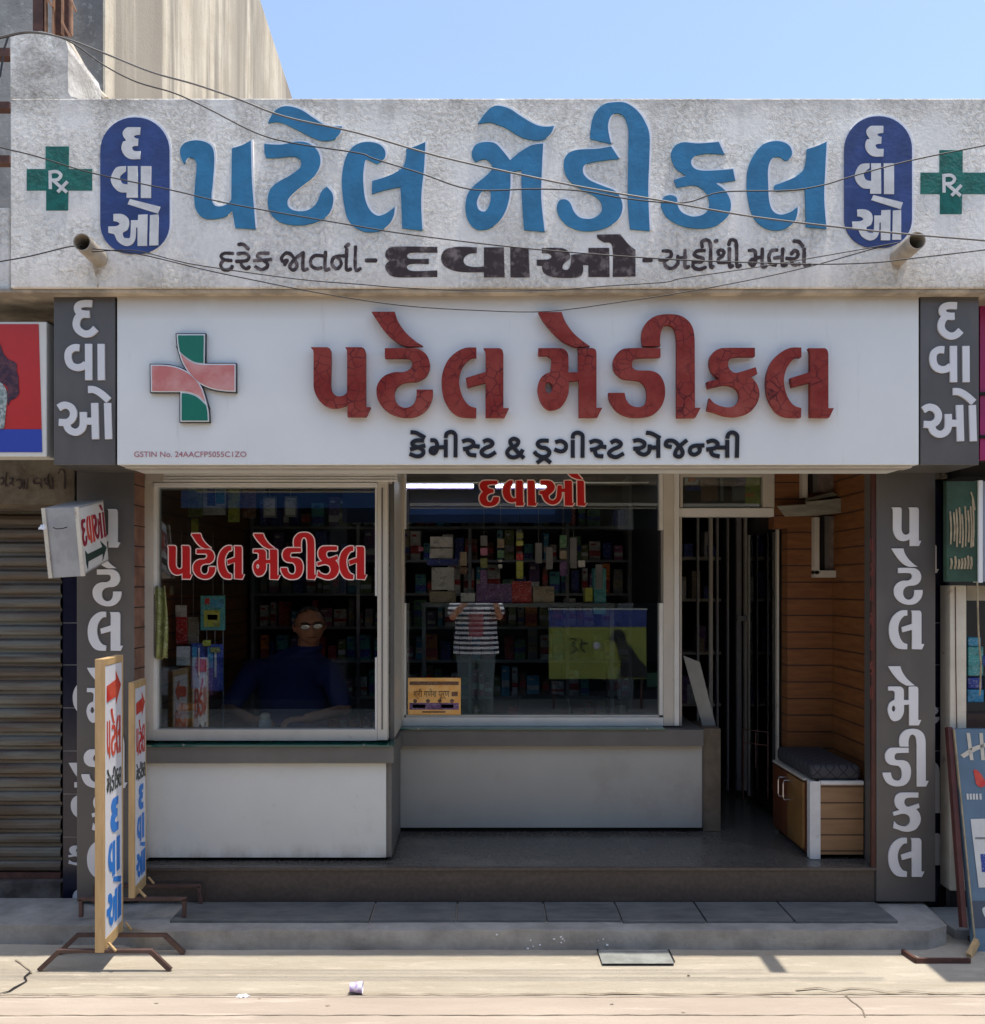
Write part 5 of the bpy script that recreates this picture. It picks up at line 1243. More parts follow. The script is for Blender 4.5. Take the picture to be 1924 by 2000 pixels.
# office chair behind the right counter
t = empty("office_chair", (PX(1060,5.9), Yd(5.9), .266), "black rounded chair back showing above the right counter", "chair")
me = fillmesh([[(PX(a,5.85), PZ(b,5.85)) for a,b in rrect(1012,1112,1358,1470,22,16)]], .05)
for v in me.vertices: v.co = Vector((v.co.x, Yd(5.9)-v.co.z, v.co.y))
link("backrest", me, M['black'], t)
cx_ = PX(1060,5.9)
MB().box(cx_-.2,cx_+.2,Yd(5.95),Yd(6.35),.66,.72).build("seat", M['black'], t, bevel=.02)
MB().tube([(cx_,Yd(6.15),.33),(cx_,Yd(6.15),.66)], .025, 10).build("stem", M['steel'], t)
for k in range(5):
    a = k*2*math.pi/5; MB().bar((cx_,Yd(6.15),.34),(cx_+.26*math.cos(a),Yd(6.15)+.26*math.sin(a),.285),.03).build("leg", M['black'], t)
# hanging sachets in the right window
n_ = 0
strip_no = {905:"first",945:"second",978:"third",977:"third",1015:"fourth",1052:"fifth",1073:"sixth",1100:"seventh",1120:"eighth",1136:"ninth",1170:"last"}; cnt = {}
for px, mk, y0, y1 in ((905,'kraft',1078,1105),(905,'brown',1107,1122),(945,'grey',1046,1066),(945,'pinkb',1070,1085),(945,'olive',1090,1110),(945,'purple',1113,1150),(978,'kraft',1052,1070),(978,'greenb',1074,1090),(977,'white',1093,1098),(977,'white',1102,1110),(1015,'olive',1040,1052),(1015,'yg',1056,1066),(1015,'red',1080,1094),(1015,'yg',1096,1130),(1052,'grey',1060,1100),(1073,'grey',1068,1112),(1100,'greenb',1045,1070),(1100,'kraft',1075,1092),(1100,'purple',1096,1125),(1120,'grey',1050,1110),(1136,'white',1094,1108),(1170,'grey',1102,1150)):
    hang("sachet", px-7 if px not in(977,) else px-4, px+7 if px!=977 else px+4, y0, y1, 5.58, mk, {'kraft':"buff",'brown':"brown",'grey':"grey",'pinkb':"pinkish",'olive':"olive",'purple':"violet",'greenb':"green",'white':"white",'yg':"yellow green",'red':"red"}[mk]+" sachet, number %d from the top of the %s hanging strip" % (len(cnt.setdefault(strip_no[px],[])) + (cnt[strip_no[px]].append(0) or 1), strip_no[px]), "sachet", 2.24 if y0<1062 else None, "sachets hanging behind the right window")
for a,b,c,e,mk,lab in ((840,884,1048,1069,'white',"cream folded carton, topmost of the pile left in the right window gap"),(839,884,1071,1090,'white',"cream carton, second in the pile left in the right window gap"),(834,894,1092,1104,'blue',"blue slab between the cream cartons"),(843,887,1108,1152,'white',"tall cream carton below the blue slab"),(839,890,1155,1178,'kraft',"buff carton at the bottom of the pile"),(900,928,1158,1176,'white',"small pale carton right of the buff one"),(930,1000,1140,1178,'purple',"dull violet carton under the sachets"),(1041,1083,1145,1178,'kraft',"buff printed carton right of the red and yellow one"),(1000,1038,1135,1178,'red',"red and yellow carton in the right window gap"),(1160,1184,1110,1200,'teal',"tall dull teal carton standing right of the gap"),(1143,1158,1148,1175,'yg',"small green carton left of the tall teal one")):
    o = MB().pbox(a,b,c,e,5.75,5.87).build("carton", M[mk], None, bevel=.003); tag(o, lab, "carton", "cartons piled behind the right window")
o = MB().pbox(825,1200,1178.3,1186,5.72,6.0).build("inner_shelf", M['grey']); tag(o, "shelf plank under the piled cartons behind the right window", "shelf")
for x in (828,1195): tag(MB().box(PX(x,5.9)-.012, PX(x,5.9)+.012, Yd(5.89), Yd(5.92), .266, PZ(1186,5.9)).build("shelf_post", M['grey']), "slim post under the %s end of the inner shelf plank"%("left" if x<900 else "right"), "post")
crumple("pink_flower", P(822,1072,5.7)-Vector((0,0,.015)), (.02,.02,.03), M['pinkb'], "pink paper flower left of the cream cartons", "ornament")

# inner partition seen through the doorway
ip = empty("inner_partition", (1.4, Yd(5.9), .266), "dim aluminium and glass partition inside the open doorway", "partition")
for a,b,m_ in ((1362,1366,'grey'),(1386,1393,'alu'),(1400,1404,'grey'),(1421,1424,'grey'),(1440,1449,'grey'),(1455,1460,'alu'),(1485,1494,'alu_bright'),(1501,1509,'alu'),(1522,1526,'alu')):
    MB().box(PX(a,5.9), PX(b,5.9), Yd(5.9)+.001*a%.01, Yd(5.94), .30, 2.05).build("mullion", M[m_], ip)
MB().box(PX(1440,5.9), PX(1535,5.9), Yd(5.88), Yd(5.899), PZ(1213,5.9), PZ(1203,5.9)).build("cross_rail", M['grey'], ip)
for zz in (.75,1.12,1.5,1.8): MB().box(1.09, 1.70, Yd(6.6), Yd(6.9), zz, zz+.02).build("shelf_board", M['alu'], ip)
for k_ in range(22):
    xx = 1.1+random.random()*.5; zz = random.choice((.75,1.12,1.5,1.8))+.021
    MB().box(xx, xx+.06, Yd(6.58)+.01*random.random(), Yd(6.7), zz, zz+random.uniform(.08,.2)).build("shelved_box", M[random.choice(('white','teal','kraft','blue','purple'))], ip)
MB().box(1.06, 1.70, Yd(5.88), Yd(5.95), 2.051, 2.12).build("head_rail", M['grey'], ip)
MB().box(1.06, 1.08, Yd(5.6), Yd(8.49), .27, 2.6).build("side_partition", M['black'], ip)
o = MB().hexa([P(1373,1422,5.16),P(1398,1416,5.16),P(1398,1416,5.18),P(1373,1422,5.18)],[P(1334,1280,5.16),P(1367,1293,5.16),P(1367,1293,5.18),P(1334,1280,5.18)]).build("counter_flap", mat("grey_flap", (.28,.28,.25), .6, .15, 6), None, bevel=.002); tag(o, "grey hinged counter flap raised and leaning at the doorway", "flap")
dl = empty("glass_door_leaf", (1.67, Yd(5.3), .27), "glass door leaf folded back inside the doorway against the planked wall", "door")
MB().box(1.655, 1.667, Yd(5.203), Yd(5.23), .30, 1.93).build("stile", M['alu'], dl); MB().box(1.655, 1.667, Yd(5.75), Yd(5.78), .30, 1.93).build("stile", M['alu'], dl)
MB().box(1.659, 1.663, Yd(5.231), Yd(5.749), .31, 1.92).build("door_glass", M['glass'], dl)
t = empty("wire_rack", (1.45, Yd(5.3), .266), "low dark wire rack beside the bench inside the doorway", "rack")
for (a,b) in (((1452,1425),(1452,1560)),((1500,1430),(1500,1560)),((1452,1425),(1500,1430)),((1452,1450),(1500,1456)),((1476,1428),(1476,1500))):
    MB().tube([P(a[0],a[1],5.25), P(b[0],b[1],5.25)], .003, 6).build("wire_rod", M['rust'], t)

# nook frames on the planked wall
def nook(name, bars, fill, d, lab):
    t = empty(name, (PX(fill[0],d), Yd(d), PZ(fill[3],d)), lab, "frame")
    for b in bars: MB().pbox(*b, d-.03, d+.018).build("frame_bar", M['alu'], t, bevel=.002)
    MB().pbox(*fill, d+.005, d+.018).build("printed_back", mat(name+"_paper", (.13,.10,.09), .7, col2=(.20,.16,.13), scale=22), t)
    MB().pbox(fill[0], fill[0]+9, fill[2], fill[3], d+.001, d+.0045).build("inner_edge", M['grey_ledge'], t)
    MB().pbox(fill[0]-9, fill[0]-.5, fill[2], fill[3], d+.003, d+.018).build("shadow_gap", M['dark'], t)
    return t
nook("wall_frame", [(1591,1601,1010,1122),(1591,1657,1114,1128),(1655,1661,1000,1114)], (1611,1655,1008,1113), 5.08, "pale empty box frame on the planked wall, below the plank ledge")
nook("upper_wall_frame", [(1567,1578,905,972)], (1588,1630,905,962), 5.08, "upper pale box frame on the planked wall, above the plank ledge")
o = MB().hexa([P(1533,1009,5.0),P(1595,1007,5.0),P(1595,1007,5.095),P(1533,1009,5.095)],[P(1517,988,5.0),P(1598,983,5.0),P(1598,983,5.095),P(1517,988,5.095)]).hexa([P(1590,1008,4.98),P(1680,997,4.98),P(1680,997,5.09),P(1590,1008,5.09)],[P(1572,980,4.98),P(1683,969,4.98),P(1683,969,5.09),P(1572,980,5.09)]).hexa([P(1573,979.5,5.03),P(1640,968,5.03),P(1640,968,5.09),P(1573,979.5,5.09)],[P(1573,974,5.03),P(1628,961,5.03),P(1628,961,5.09),P(1573,974,5.09)]).build("plank_ledge", mat("grey_old_plank", (.25,.245,.20), .75, .3, 12, stretch=(.6,3,3), bump=.002), None, bevel=.002); tag(o, "thick grey plank ledge fixed crookedly on the planked wall", "ledge")

# bench cabinet
bc = empty("bench_cabinet", (1.73, Yd(4.8), .266), "low wooden bench cabinet with a black quilted cushion in the nook right of the doorway", "bench")
X0, X1 = PX(1582,4.53), 1.868
MB().box(X0+.035, X1, Yd(4.53)+.004, Yd(4.56), .29, .645).build("front_panel", M['plank_pale'], bc)
MB().box(X0, X0+.052, Yd(4.53), Yd(4.53)+.0035, .268, .650).build("corner_trim", M['white_wood'], bc)
MB().box(X0+.004, X0+.034, Yd(4.535), Yd(4.58), .268, .648).build("corner_post", M['white_wood'], bc)
MB().box(X0+.055, X1, Yd(4.53)+.001, Yd(4.56), .634, .651).build("top_trim", M['white_wood'], bc)
xl = X0
MB().box(xl+.001, X1, Yd(4.585), Yd(5.09), .285, .64).build("carcass", M['bench_red'], bc)
for y0, y1 in ((4.60,4.83),(4.84,5.07)): 
    dd = MB().box(xl-.012, xl, Yd(y0), Yd(y1), .30, .63).build("cabinet_door", M['bench_red'] if y0 > 4.7 else mat("ochre_cabinet_door", (.24,.12,.035), .45, .3, 5), bc, bevel=.001)
    yh = y1-.035 if y0 < 4.7 else y0+.035
    MB().tube([(xl-.012,Yd(yh),.60),(xl-.04,Yd(yh),.60),(xl-.045,Yd(yh),.585),(xl-.045,Yd(yh),.515),(xl-.04,Yd(yh),.50),(xl-.012,Yd(yh),.50)], .004, 8).build("handle", M['steel'], dd)
MB().box(xl-.008, X1, Yd(4.60), Yd(5.09), .6405, .652).build("top_board", M['alu'], bc)
def quilt_mat():
    m = mat("black_quilted_fabric", (.016,.016,.022), .75, .3, 50)
    n = m.node_tree; b = n.nodes['Principled BSDF']; L = n.links.new
    g = n.nodes.new('ShaderNodeNewGeometry'); s = n.nodes.new('ShaderNodeSeparateXYZ'); L(g.outputs['Position'], s.inputs[0])
    def ma(op, a, b_=None, v=None):
        q = n.nodes.new('ShaderNodeMath'); q.operation = op
        L(a, q.inputs[0])
        if b_ is not None: L(b_, q.inputs[1])
        elif v is not None: q.inputs[1].default_value = v
        return q.outputs[0]
    vz = ma('SUBTRACT', s.outputs['Z'], s.outputs['Y'])
    fac = []
    for sg_ in ('ADD','SUBTRACT'):
        u = ma(sg_, s.outputs['X'], vz); u = ma('MULTIPLY', u, v=15.5); u = ma('FRACT', u); u = ma('SUBTRACT', u, v=.5); u = ma('ABSOLUTE', u); fac.append(ma('GREATER_THAN', u, v=.44))
    f = ma('MAXIMUM', fac[0], fac[1])
    mx = n.nodes.new('ShaderNodeMix'); mx.data_type = 'RGBA'; mx.inputs[6].default_value = (.038,.038,.045,1); mx.inputs[7].default_value = (.006,.006,.008,1)
    L(f, mx.inputs[0]); L(mx.outputs[2], b.inputs['Base Color'])
    return m
o = MB().box(xl+.01, X1-.004, Yd(4.545), Yd(5.085), .6525, .728).build("cushion", quilt_mat(), bc); md = o.modifiers.new("b",'BEVEL'); md.width=.025; md.segments=4

# ------------------------------------------------------------------ people
dg = None
def fuse(mbs, voxel, name, m, parent, smooth_it=3):
    """overlapping closed pieces -> ONE continuous skin"""
    big_ = MB()
    for q in mbs: big_.add(q.v, q.f)
    me = big_.mesh("tmp"); o = bpy.data.objects.new("tmp", me); COL.objects.link(o)
    r_ = o.modifiers.new("r", 'REMESH'); r_.mode = 'VOXEL'; r_.voxel_size = voxel; r_.use_smooth_shade = True
    s_ = o.modifiers.new("s", 'SMOOTH'); s_.iterations = smooth_it; s_.factor = .5
    bpy.context.view_layer.update()
    e = o.evaluated_get(bpy.context.evaluated_depsgraph_get())
    out = bpy.data.meshes.new_from_object(e); bpy.data.objects.remove(o)
    out.materials.clear()
    return link(name, out, m, parent, smooth=True)
def ball(c, r, n=14):
    rx, ry, rz = r if isinstance(r, tuple) else (r,r,r); mb = MB(); vs = []
    for j in range(1, n):
        t = math.pi*j/n
        for k in range(2*n): a = math.pi*k/n; vs.append((c[0]+rx*math.sin(t)*math.cos(a), c[1]+ry*math.sin(t)*math.sin(a), c[2]+rz*math.cos(t)))
    N = 2*n; fs = [(j*N+k, j*N+(k+1)%N, (j+1)*N+(k+1)%N, (j+1)*N+k) for j in range(n-2) for k in range(N)]
    fs += [tuple(range(N)), tuple((n-2)*N+k for k in range(N))]
    return mb.add(vs, fs)
def limb(pts, rr):
    return [MB().tube(pts, rr, 14)] + [ball(p, r*.995) for p, r in zip(pts, rr)]
def loft(rings, n=28):
    """rings: (centre xyz, rx, ry)"""
    mb = MB(); vs = []
    for c, rx, ry in rings:
        for k in range(n): a = 2*math.pi*k/n; vs.append((c[0]+rx*math.cos(a), c[1]+ry*math.sin(a), c[2]))
    fs = [(i*n+k, i*n+(k+1)%n, (i+1)*n+(k+1)%n, (i+1)*n+k) for i in range(len(rings)-1) for k in range(n)]
    fs += [tuple(range(n)), tuple((len(rings)-1)*n+k for k in range(n))]
    return mb.add(vs, fs)
def head(c, yaw, pitch=0.0, roll=0.0, s=1.0, pr=(1,1,1)):
    """head facing -Y before rotation; returns pieces and its transform"""
    Mx = Matrix.Translation(c) @ Matrix.Rotation(yaw, 4, 'Z') @ Matrix.Rotation(pitch, 4, 'X') @ Matrix.Rotation(roll, 4, 'Y') @ Matrix.Scale(s, 4) @ Matrix.Diagonal((*pr, 1))
    bm = bmesh.new(); bmesh.ops.create_icosphere(bm, subdivisions=5, radius=1)
    G_ = lambda a, b, w: math.exp(-((a-b)/w)**2)
    for v in bm.verts:
        x, y, z = v.co; X = x*.076; Y = y*.096; Zz = z*.117
        if z < 0: X *= 1-.24*(-z)**1.8; Y *= 1-.10*(-z) if y > 0 else 1
        if z < -.1 and y > 0: Y *= 1-.35*min(1, -z)
        if y < 0:
            f = -y
            Y -= .026*G_(X,0,.011+.010*max(0,-(Zz+.0)/.05))*(G_(Zz,-.022,.020)+.35*G_(Zz,.005,.018))
            Y -= .006*G_(Zz,.034,.012)*G_(X,0,.05)
            Y += .012*(G_(X,.031,.015)+G_(X,-.031,.015))*G_(Zz,.014,.013)
            Y -= .007*(G_(X,.040,.018)+G_(X,-.040,.018))*G_(Zz,-.018,.02)
            Y -= .007*G_(Zz,-.056,.008)*G_(X,0,.024) ; Y += .004*G_(Zz,-.0625,.003)*G_(X,0,.024); Y -= .006*G_(Zz,-.069,.006)*G_(X,0,.02)
            Y -= .010*G_(Zz,-.098,.018)*G_(X,0,.024)
        v.co = Mx @ Vector((X, Y, Zz))
    me = bpy.data.meshes.new("t"); bm.to_mesh(me); bm.free()
    mb = MB().add([v.co for v in me.vertices], [tuple(p.vertices) for p in me.polygons]); bpy.data.meshes.remove(me)
    ears = []
    for sx in (-1, 1):
        e = ball((0,0,0), (.010,.019,.031)); e.v = [tuple(Mx @ (Vector(v)+Vector((sx*.077,.012,-.005)))) for v in e.v]; ears.append(e)
    return [mb]+ears, Mx
def hand(w, dirv, up, side, s=1.0, curl=.6):
    """palm + four unequal curled fingers + thumb from the side of the palm"""
    d_ = Vector(dirv).normalized(); u = (Vector(up)-d_*Vector(up).dot(d_)).normalized(); r_ = d_.cross(u)*side
    w = Vector(w); ps = [MB().hexa([w-r_*.028*s-u*.013,w+r_*.028*s-u*.013,w+r_*.028*s+u*.013,w-r_*.028*s+u*.013],[w+d_*.09*s-r_*.04*s-u*.011,w+d_*.09*s+r_*.04*s-u*.011,w+d_*.09*s+r_*.04*s+u*.011,w+d_*.09*s-r_*.04*s+u*.011])]
    for i, ln in enumerate((.070,.079,.073,.058)):
        b_ = w+d_*.088*s+r_*(-.031+.0205*i)*s; q1 = b_+(d_*math.cos(curl*.5)-u*math.sin(curl*.5))*ln*.45*s; q2 = q1+(d_*math.cos(curl*1.5)-u*math.sin(curl*1.5))*ln*.32*s; q3 = q2+(d_*math.cos(curl*2.3)-u*math.sin(curl*2.3))*ln*.25*s
        ps += limb([b_,q1,q2,q3], [.0095*s,.009*s,.0082*s,.0072*s])
    t0 = w+d_*.03*s-r_*.028*s; ps += limb([t0, t0+(d_*.6-r_*.8-u*.2).normalized()*.034*s, t0+(d_*.6-r_*.8-u*.2).normalized()*.034*s+(d_*.9-r_*.3-u*.35).normalized()*.028*s], [.013*s,.0108*s,.009*s])
    return ps

# --- the shopkeeper, seated behind the left counter
hc = Vector((-1.010, Yd(5.35), 1.380))
man = empty("person", (-1.15, Yd(5.6), .266), "person in a navy shirt and spectacles, grey haired, sitting behind the left window", "person")
hp, Mh = head(hc, R(16), R(3), R(-3), 1.0, (1.13,1.04,.93))
neck = limb([hc+Vector((-.005,.02,-.06)), hc+Vector((-.03,.065,-.165))], [.062,.062])
sL, sR = Vector((-1.37,Yd(5.47),1.10)), Vector((-.90,Yd(5.44),1.09))
eL, eR = Vector((-1.48,Yd(5.33),.90)), Vector((-.80,Yd(5.30),.90))
wL, wR = Vector((-1.30,Yd(5.12),.875)), Vector((-.98,Yd(5.12),.875))
arms = limb([sL,eL,wL],[.05,.042,.028])+limb([sR,eR,wR],[.05,.042,.028])
tor = [loft([((-1.13,Yd(5.5),1.18),.07,.05),((-1.13,Yd(5.5),1.15),.16,.08),((-1.13,Yd(5.5),1.05),.20,.11),((-1.14,Yd(5.53),.85),.185,.12),((-1.14,Yd(5.55),.66),.19,.14),((-1.14,Yd(5.56),.60),.17,.13)])]
legs = limb([(-1.22,Yd(5.56),.66),(-1.26,Yd(5.20),.66),(-1.26,Yd(5.24),.33)],[.085,.062,.045])+limb([(-1.05,Yd(5.56),.66),(-1.02,Yd(5.20),.66),(-1.02,Yd(5.24),.33)],[.085,.062,.045])
feet = [ball((-1.26,Yd(5.18),.30),(.045,.12,.035)), ball((-1.02,Yd(5.18),.30),(.045,.12,.035))]
hands = hand(wL,(.9,-.35,-.02),(0,0,1),1)+hand(wR,(-.9,-.35,-.02),(0,0,1),-1)
fuse(hp+neck+arms+tor+legs+feet+hands, .0052, "body", M['skin'], man, 2)
# shirt follows the body with a little ease
sh_ = [loft([(hc+Vector((-.02,.04,-.118)),.074,.070),(hc+Vector((-.03,.045,-.150)),.084,.082),((-1.07,Yd(5.43),1.20),.12,.10),((-1.10,Yd(5.47),1.165),.20,.125),((-1.13,Yd(5.5),1.05),.225,.135),((-1.14,Yd(5.53),.85),.21,.145),((-1.14,Yd(5.55),.62),.205,.155)])]
sh_ += limb([sL+Vector((.05,0,0)),sL,eL+Vector((.02,.02,.03))],[.085,.075,.060])+limb([sR-Vector((.05,0,0)),sR,eR+Vector((-.02,.02,.03))],[.085,.075,.060])
sh_ += limb([hc+Vector((-.03,.05,-.15)), sL+Vector((.06,0,.005))],[.062,.07])+limb([hc+Vector((-.02,.04,-.16)), sR-Vector((.06,0,-.005))],[.06,.07])
shirt = fuse(sh_, .007, "shirt", M['shirt_navy'], man, 4)
hx = lambda v: Mh @ Vector(v)
# collar
ring = [hc+Vector((-.022+.080*math.cos(t_), .040+.076*math.sin(t_), -.128-.018*(-math.sin(t_)))) for t_ in [2*math.pi*k_/28 for k_ in range(29)]]
MB().tube(ring, .011, 8).build("collar", M['shirt_navy'], shirt, smooth=True)
trl = limb([(-1.22,Yd(5.57),.655),(-1.26,Yd(5.19),.655),(-1.26,Yd(5.24),.36)],[.10,.075,.062])+limb([(-1.05,Yd(5.57),.655),(-1.02,Yd(5.19),.655),(-1.02,Yd(5.24),.36)],[.10,.075,.062])+[ball((-1.14,Yd(5.58),.64),(.2,.15,.1))]
fuse(trl, .009, "trousers", M['trouser'], man, 3)
def hair_piece(Mx, par, m, low=.03, front=.062):
    bm = bmesh.new(); bmesh.ops.create_icosphere(bm, subdivisions=4, radius=1); 
    kill = []
    for v in bm.verts:
        x, y, z = v.co; zz = z*.117
        lim = low-.075*max(0, y) if y > -.2 else front+.03*(1-abs(x))
        if zz < lim*(1 if y > -.2 else 1): kill.append(v)
        k = 1.055+.02*random.random()
        v.co = Vector((x*.076*k, y*.096*k, z*.117*k))
    bmesh.ops.delete(bm, geom=kill, context='VERTS')
    for v in bm.verts: v.co = Mx @ v.co
    me = bpy.data.meshes.new("hair"); bm.to_mesh(me); bm.free()
    o = link("hair", me, m, par, smooth=True); md = o.modifiers.new("s",'SOLIDIFY'); md.thickness=.008; md.offset=-1
    return o
hair_piece(Mh, man, mat("greying_hair", (.07,.055,.05), .7, col2=(.02,.015,.013), scale=60), -.005, .070)
for sx in (-1, 1):
    e = ball((0,0,0), .0115, 8); e.v = [tuple(hx(Vector(v)+Vector((sx*.031,-.081,.014)))) for v in e.v]
    e.build("eye", M['white'], man, smooth=True)
    MB().tube([hx((sx*.052,-.086,.0265)),hx((sx*.031,-.094,.030)),hx((sx*.014,-.093,.027))], .0028, 6).build("eyebrow", M['hair'], man)
MB().tube([hx((-.024,-.101,-.061)),hx((0,-.107,-.0605)),hx((.024,-.101,-.061))], .0026, 6).build("mouth", mat("dark_lip", (.12,.04,.03), .5), man)
sp_ = empty("spectacles", hc, None, None); sp_.parent = man; sp_.location = hc-Vector(man.location)
MB().tube([hx((-.058,-.103,.020)),hx((0,-.110,.022)),hx((.058,-.103,.020))], .0022, 6).build("brow_bar", M['black'], sp_)
for sx in (-1, 1):
    rim = [hx((sx*.031+.024*math.cos(a), -.106+.004*abs(math.cos(a)), .006+.0165*math.sin(a))) for a in [2*math.pi*k/20 for k in range(21)]]
    MB().tube(rim, .0018, 6).build("rim", M['black'], sp_)
    MB().add([tuple(p) for p in rim[:20]]+[tuple(p+Vector((0,.002,0))) for p in rim[:20]], [tuple(range(20)), tuple(range(39,19,-1))]+[(i,(i+1)%20,(i+1)%20+20,i+20) for i in range(20)]).build("spectacle_lens", M['lens'], sp_)
    MB().tube([hx((sx*.056,-.101,.012)),hx((sx*.078,-.03,.010)),hx((sx*.080,.02,.004))], .0018, 6).build("temple_arm", M['black'], sp_)
t = empty("stool", (-1.14, Yd(5.6), .266), "low stool under the seated person behind the left counter", "stool")
MB().box(-1.34,-.94,Yd(5.42),Yd(5.78),.50,.535).build("seat", M['brown'], t, bevel=.004)
for sx in (-1.31,-.97):
    for dd in (5.45,5.75): MB().box(sx-.015,sx+.015,Yd(dd)-.015,Yd(dd)+.015,.266,.4995).build("leg", M['brown'], t)

# --- the photographer standing in the sun behind the camera (seen only as a reflection)
ph = empty("person", (-.10, -4.55, 0), "person in striped shirt and grey trousers holding a phone, reflected in the glass", "person")
bx_, by_ = -.09, -4.50
hc2 = Vector((bx_, by_+.02, 1.66))
def hrot(a): return R(180)+a
hp2, Mh2 = head(hc2, R(180), 0, 0, 1.0)
S1, S2 = Vector((bx_-.215,by_,1.43)), Vector((bx_+.215,by_,1.43))
E1, E2 = Vector((bx_-.27,by_+.12,1.26)), Vector((bx_+.27,by_+.12,1.26))
W1, W2 = Vector((bx_-.05,by_+.36,1.50)), Vector((bx_+.20,by_+.36,1.50))
parts = hp2+limb([hc2+Vector((0,0,-.06)),hc2+Vector((0,-.02,-.2))],[.055,.062])
parts += limb([S1,E1,W1],[.05,.04,.027])+limb([S2,E2,W2],[.05,.04,.027])
parts += [loft([((bx_,by_,1.47),.09,.06),((bx_,by_,1.42),.19,.09),((bx_,by_,1.30),.18,.11),((bx_,by_,1.10),.16,.11),((bx_,by_,.92),.175,.12),((bx_,by_,.86),.16,.11)])]
for sx in (-1,1): parts += limb([(bx_+sx*.09,by_,.88),(bx_+sx*.10,by_+.01,.50),(bx_+sx*.10,by_-.01,.08)],[.09,.06,.042])+[ball((bx_+sx*.10,by_+.06,.04),(.045,.13,.04))]
parts += hand(W1,(.2,.1,1),(0,1,0),1,1,.9)+hand(W2,(-.2,.1,1),(0,1,0),-1,1,.9)
fuse(parts, .007, "body", M['skin'], ph, 2)
def stripe_mat():
    m = mat("striped_jersey", (.02,.02,.035), .8)
    n = m.node_tree; b = n.nodes['Principled BSDF']; L = n.links.new
    g = n.nodes.new('ShaderNodeNewGeometry'); s = n.nodes.new('ShaderNodeSeparateXYZ'); L(g.outputs['Position'], s.inputs[0])
    def ma(op, a, v): q = n.nodes.new('ShaderNodeMath'); q.operation = op; L(a, q.inputs[0]); q.inputs[1].default_value = v; return q.outputs[0]
    u = ma('FRACT', ma('MULTIPLY', s.outputs['Z'], 17.5), 0); f = ma('GREATER_THAN', u, .5)
    mx = n.nodes.new('ShaderNodeMix'); mx.data_type = 'RGBA'; mx.inputs[6].default_value = (.025,.025,.05,1); mx.inputs[7].default_value = (.75,.74,.76,1)
    L(f, mx.inputs[0])
    # red printed patch on the chest
    xx = ma('ABSOLUTE', ma('SUBTRACT', s.outputs['X'], bx_), 0); a1 = ma('LESS_THAN', xx, .085)
    zz = ma('ABSOLUTE', ma('SUBTRACT', s.outputs['Z'], 1.16), 0); a2 = ma('LESS_THAN', zz, .13)
    mu = n.nodes.new('ShaderNodeMath'); mu.operation = 'MULTIPLY'; L(a1, mu.inputs[0]); L(a2, mu.inputs[1])
    m2 = n.nodes.new('ShaderNodeMix'); m2.data_type = 'RGBA'; L(mx.outputs[2], m2.inputs[6]); m2.inputs[7].default_value = (.42,.06,.08,1)
    m4 = ma('MULTIPLY', mu.outputs[0], .7); L(m4, m2.inputs[0]); L(m2.outputs[2], b.inputs['Base Color'])
    return m
s2 = [loft([((bx_,by_,1.49),.085,.075),((bx_,by_,1.44),.21,.11),((bx_,by_,1.30),.245,.145),((bx_,by_,1.10),.245,.155),((bx_,by_,.93),.262,.165),((bx_,by_,.82),.268,.17)])]
s2 += limb([S1+Vector((.05,0,0)),S1,(S1+E1)/2+Vector((-.01,.01,-.02))],[.085,.085,.082])+limb([S2-Vector((.05,0,0)),S2,(S2+E2)/2+Vector((.01,.01,-.02))],[.085,.085,.082])
fuse(s2, .008, "striped_shirt", stripe_mat(), ph, 4)
tr_ = [loft([((bx_,by_,.97),.20,.135),((bx_,by_,.86),.235,.145),((bx_,by_,.76),.225,.14)])]
for sx in (-1,1): tr_ += limb([(bx_+sx*.11,by_,.84),(bx_+sx*.105,by_+.01,.50),(bx_+sx*.105,by_-.01,.12)],[.125,.105,.085])
fuse(tr_, .009, "trousers", mat("grey_green_trousers", (.12,.165,.18), .85, .2, 30), ph, 3)
hair_piece(Mh2, ph, M['hair'], .02, .07)
o = MB().box(bx_+.0,bx_+.16,by_+.47,by_+.478,1.545,1.625).build("phone", M['black']); o.location = (0,0,0)
tag(o, "dark phone held up in both hands by the person in the striped shirt", "phone")

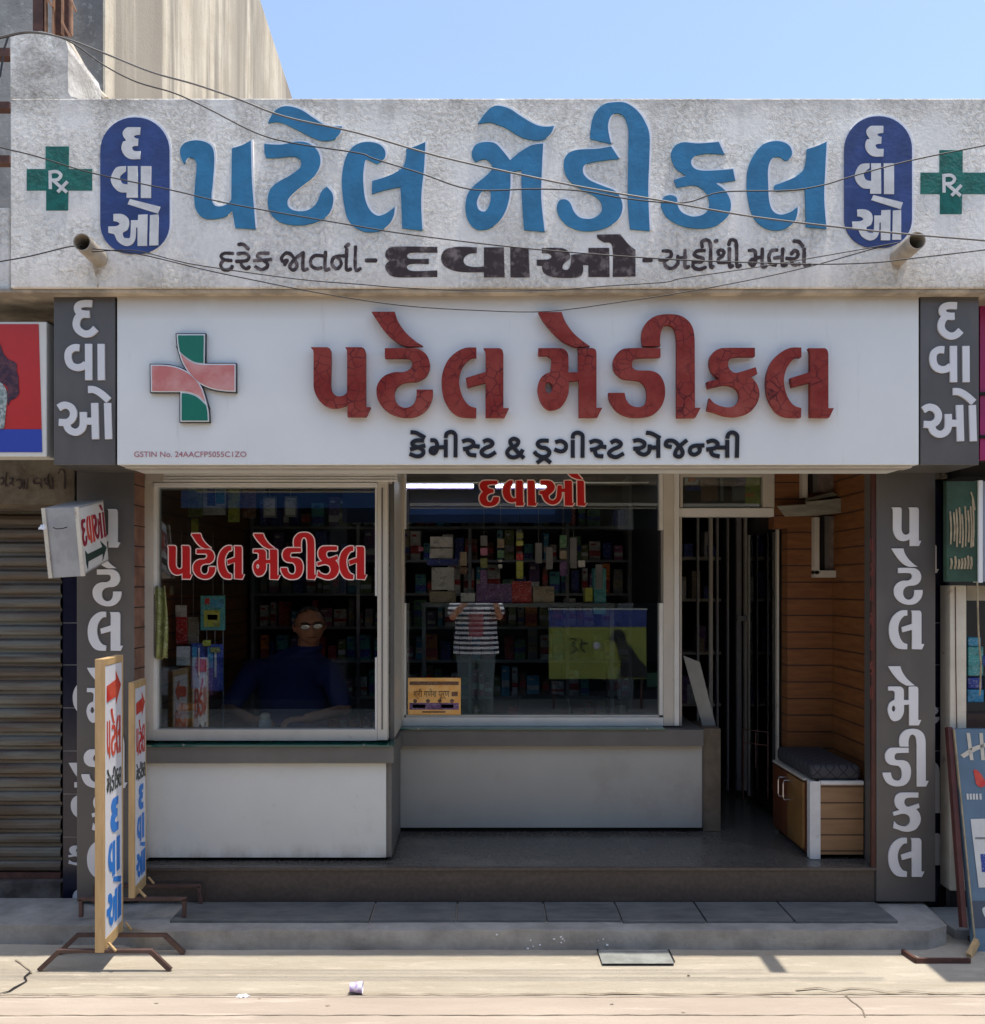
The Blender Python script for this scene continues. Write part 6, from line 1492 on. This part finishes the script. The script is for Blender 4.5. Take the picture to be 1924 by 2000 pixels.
# ------------------------------------------------------------------ across the street (reflected in the glass, shades the far side)
op = empty("opposite_shops", (0, -7.2, 0), "row of open fronted shops across the street, seen reflected in the glass", "building")
MB().box(-9, 9, -12, -6.75, 3.35, 4.3).build("parapet", mat("opposite_render", (.58,.54,.48), .9, .3, 2), op)
MB().box(-9, 9, -6.749, -5.05, 3.2, 3.25).build("awning", M["grey"], op)  # unseen awning, added to shade the ground reflected in the glass
MB().box(-9, 9, -12, -11.8, 0, 3.349).build("back_wall", M['black'], op)
for x in (-9,-5.2,-2.0,1.9,5.4,8.8): MB().box(x, x+.22, -11.79, -6.8, .0, 3.349).build("pillar", M['grey'] if x != -2 else M['black'], op)
MB().box(-8.7, 8.7, -11.79, -6.9, -.05, .12).build("shop_floor", M['black'], op)
o = MB().box(-3.9, 1.0, -6.74, -6.68, 2.62, 3.2).build("opposite_sign", mat("opposite_blue", (.02,.09,.30), .5, .1, 3)); tag(o, "blue signboard across the street, seen mirrored in the glass", "sign")
for i, (s, z, x) in enumerate((("ઠડા પીણા, ફળ રસ,", 3.0, 1.0), ("લસસી, ચા.", 2.74, .4))):
    text_mesh(s, .17, "sign_text", M['paper'], o, (-.5, -6.677, z), mirror=True, thick=.002)
for k in range(14):
    x = random.choice((-8,1.5))+random.random()*4.5; h = random.uniform(.15,.5); 
    o = MB().box(x, x+random.uniform(.15,.4), -7.7, -7.4, .12, .12+h).build("stock_crate", M[random.choice(cols)]); tag(o, "stock crate standing across the street, reflected in the glass", "crate", "crates across the street")
yb = empty("street_hoarding", (.9, -5.75, 0), "yellow green advertising board across the street, reflected in the right window", "sign")
MB().box(.85,2.12,-5.80,-5.77,.40,1.32).build("board", mat("hoarding_yellow", (.34,.37,.07), .6, col2=(.28,.32,.06), scale=3), yb)
MB().box(.85,2.12,-5.766,-5.76,1.08,1.30).build("blue_band", M['blue'], yb)
for z in (1.302,): MB().box(.84,2.13,-5.77,-5.75,z,z+.02).build("white_edge", M['paper'], yb)
for x in (.9,2.05): MB().box(x,x+.03,-5.84,-5.81,0,1.0).build("leg", M['rust'], yb)
me = fillmesh([cr([(1.66,.96),(1.70,1.03),(1.78,1.04),(1.84,.98),(1.86,.88),(1.93,.80),(2.02,.66),(2.12,.55),(2.12,.42,1),(1.76,.42,1),(1.79,.60),(1.76,.72),(1.74,.82),(1.69,.90),(1.64,.91)])], .004)
for v in me.vertices: v.co = Vector((v.co.x, -5.752-v.co.z, v.co.y))
link("dark_figure", me, M['black'], yb)
for q_ in ([(1.14,.93),(1.20,.92),(1.16,.84),(1.22,.79),(1.13,.73)],[(1.28,.92),(1.27,.80),(1.32,.75)],[(1.25,.85),(1.36,.87)]):
    MB().tube([(x_, -5.758, z_) for x_, z_ in q_], .008, 6).build("painted_mark", M['black'], yb)
MB().tube([(1.47,-5.76,.84),(1.47,-5.754,.84)], .05, 16).build("pale_disc", M['paper'], yb)
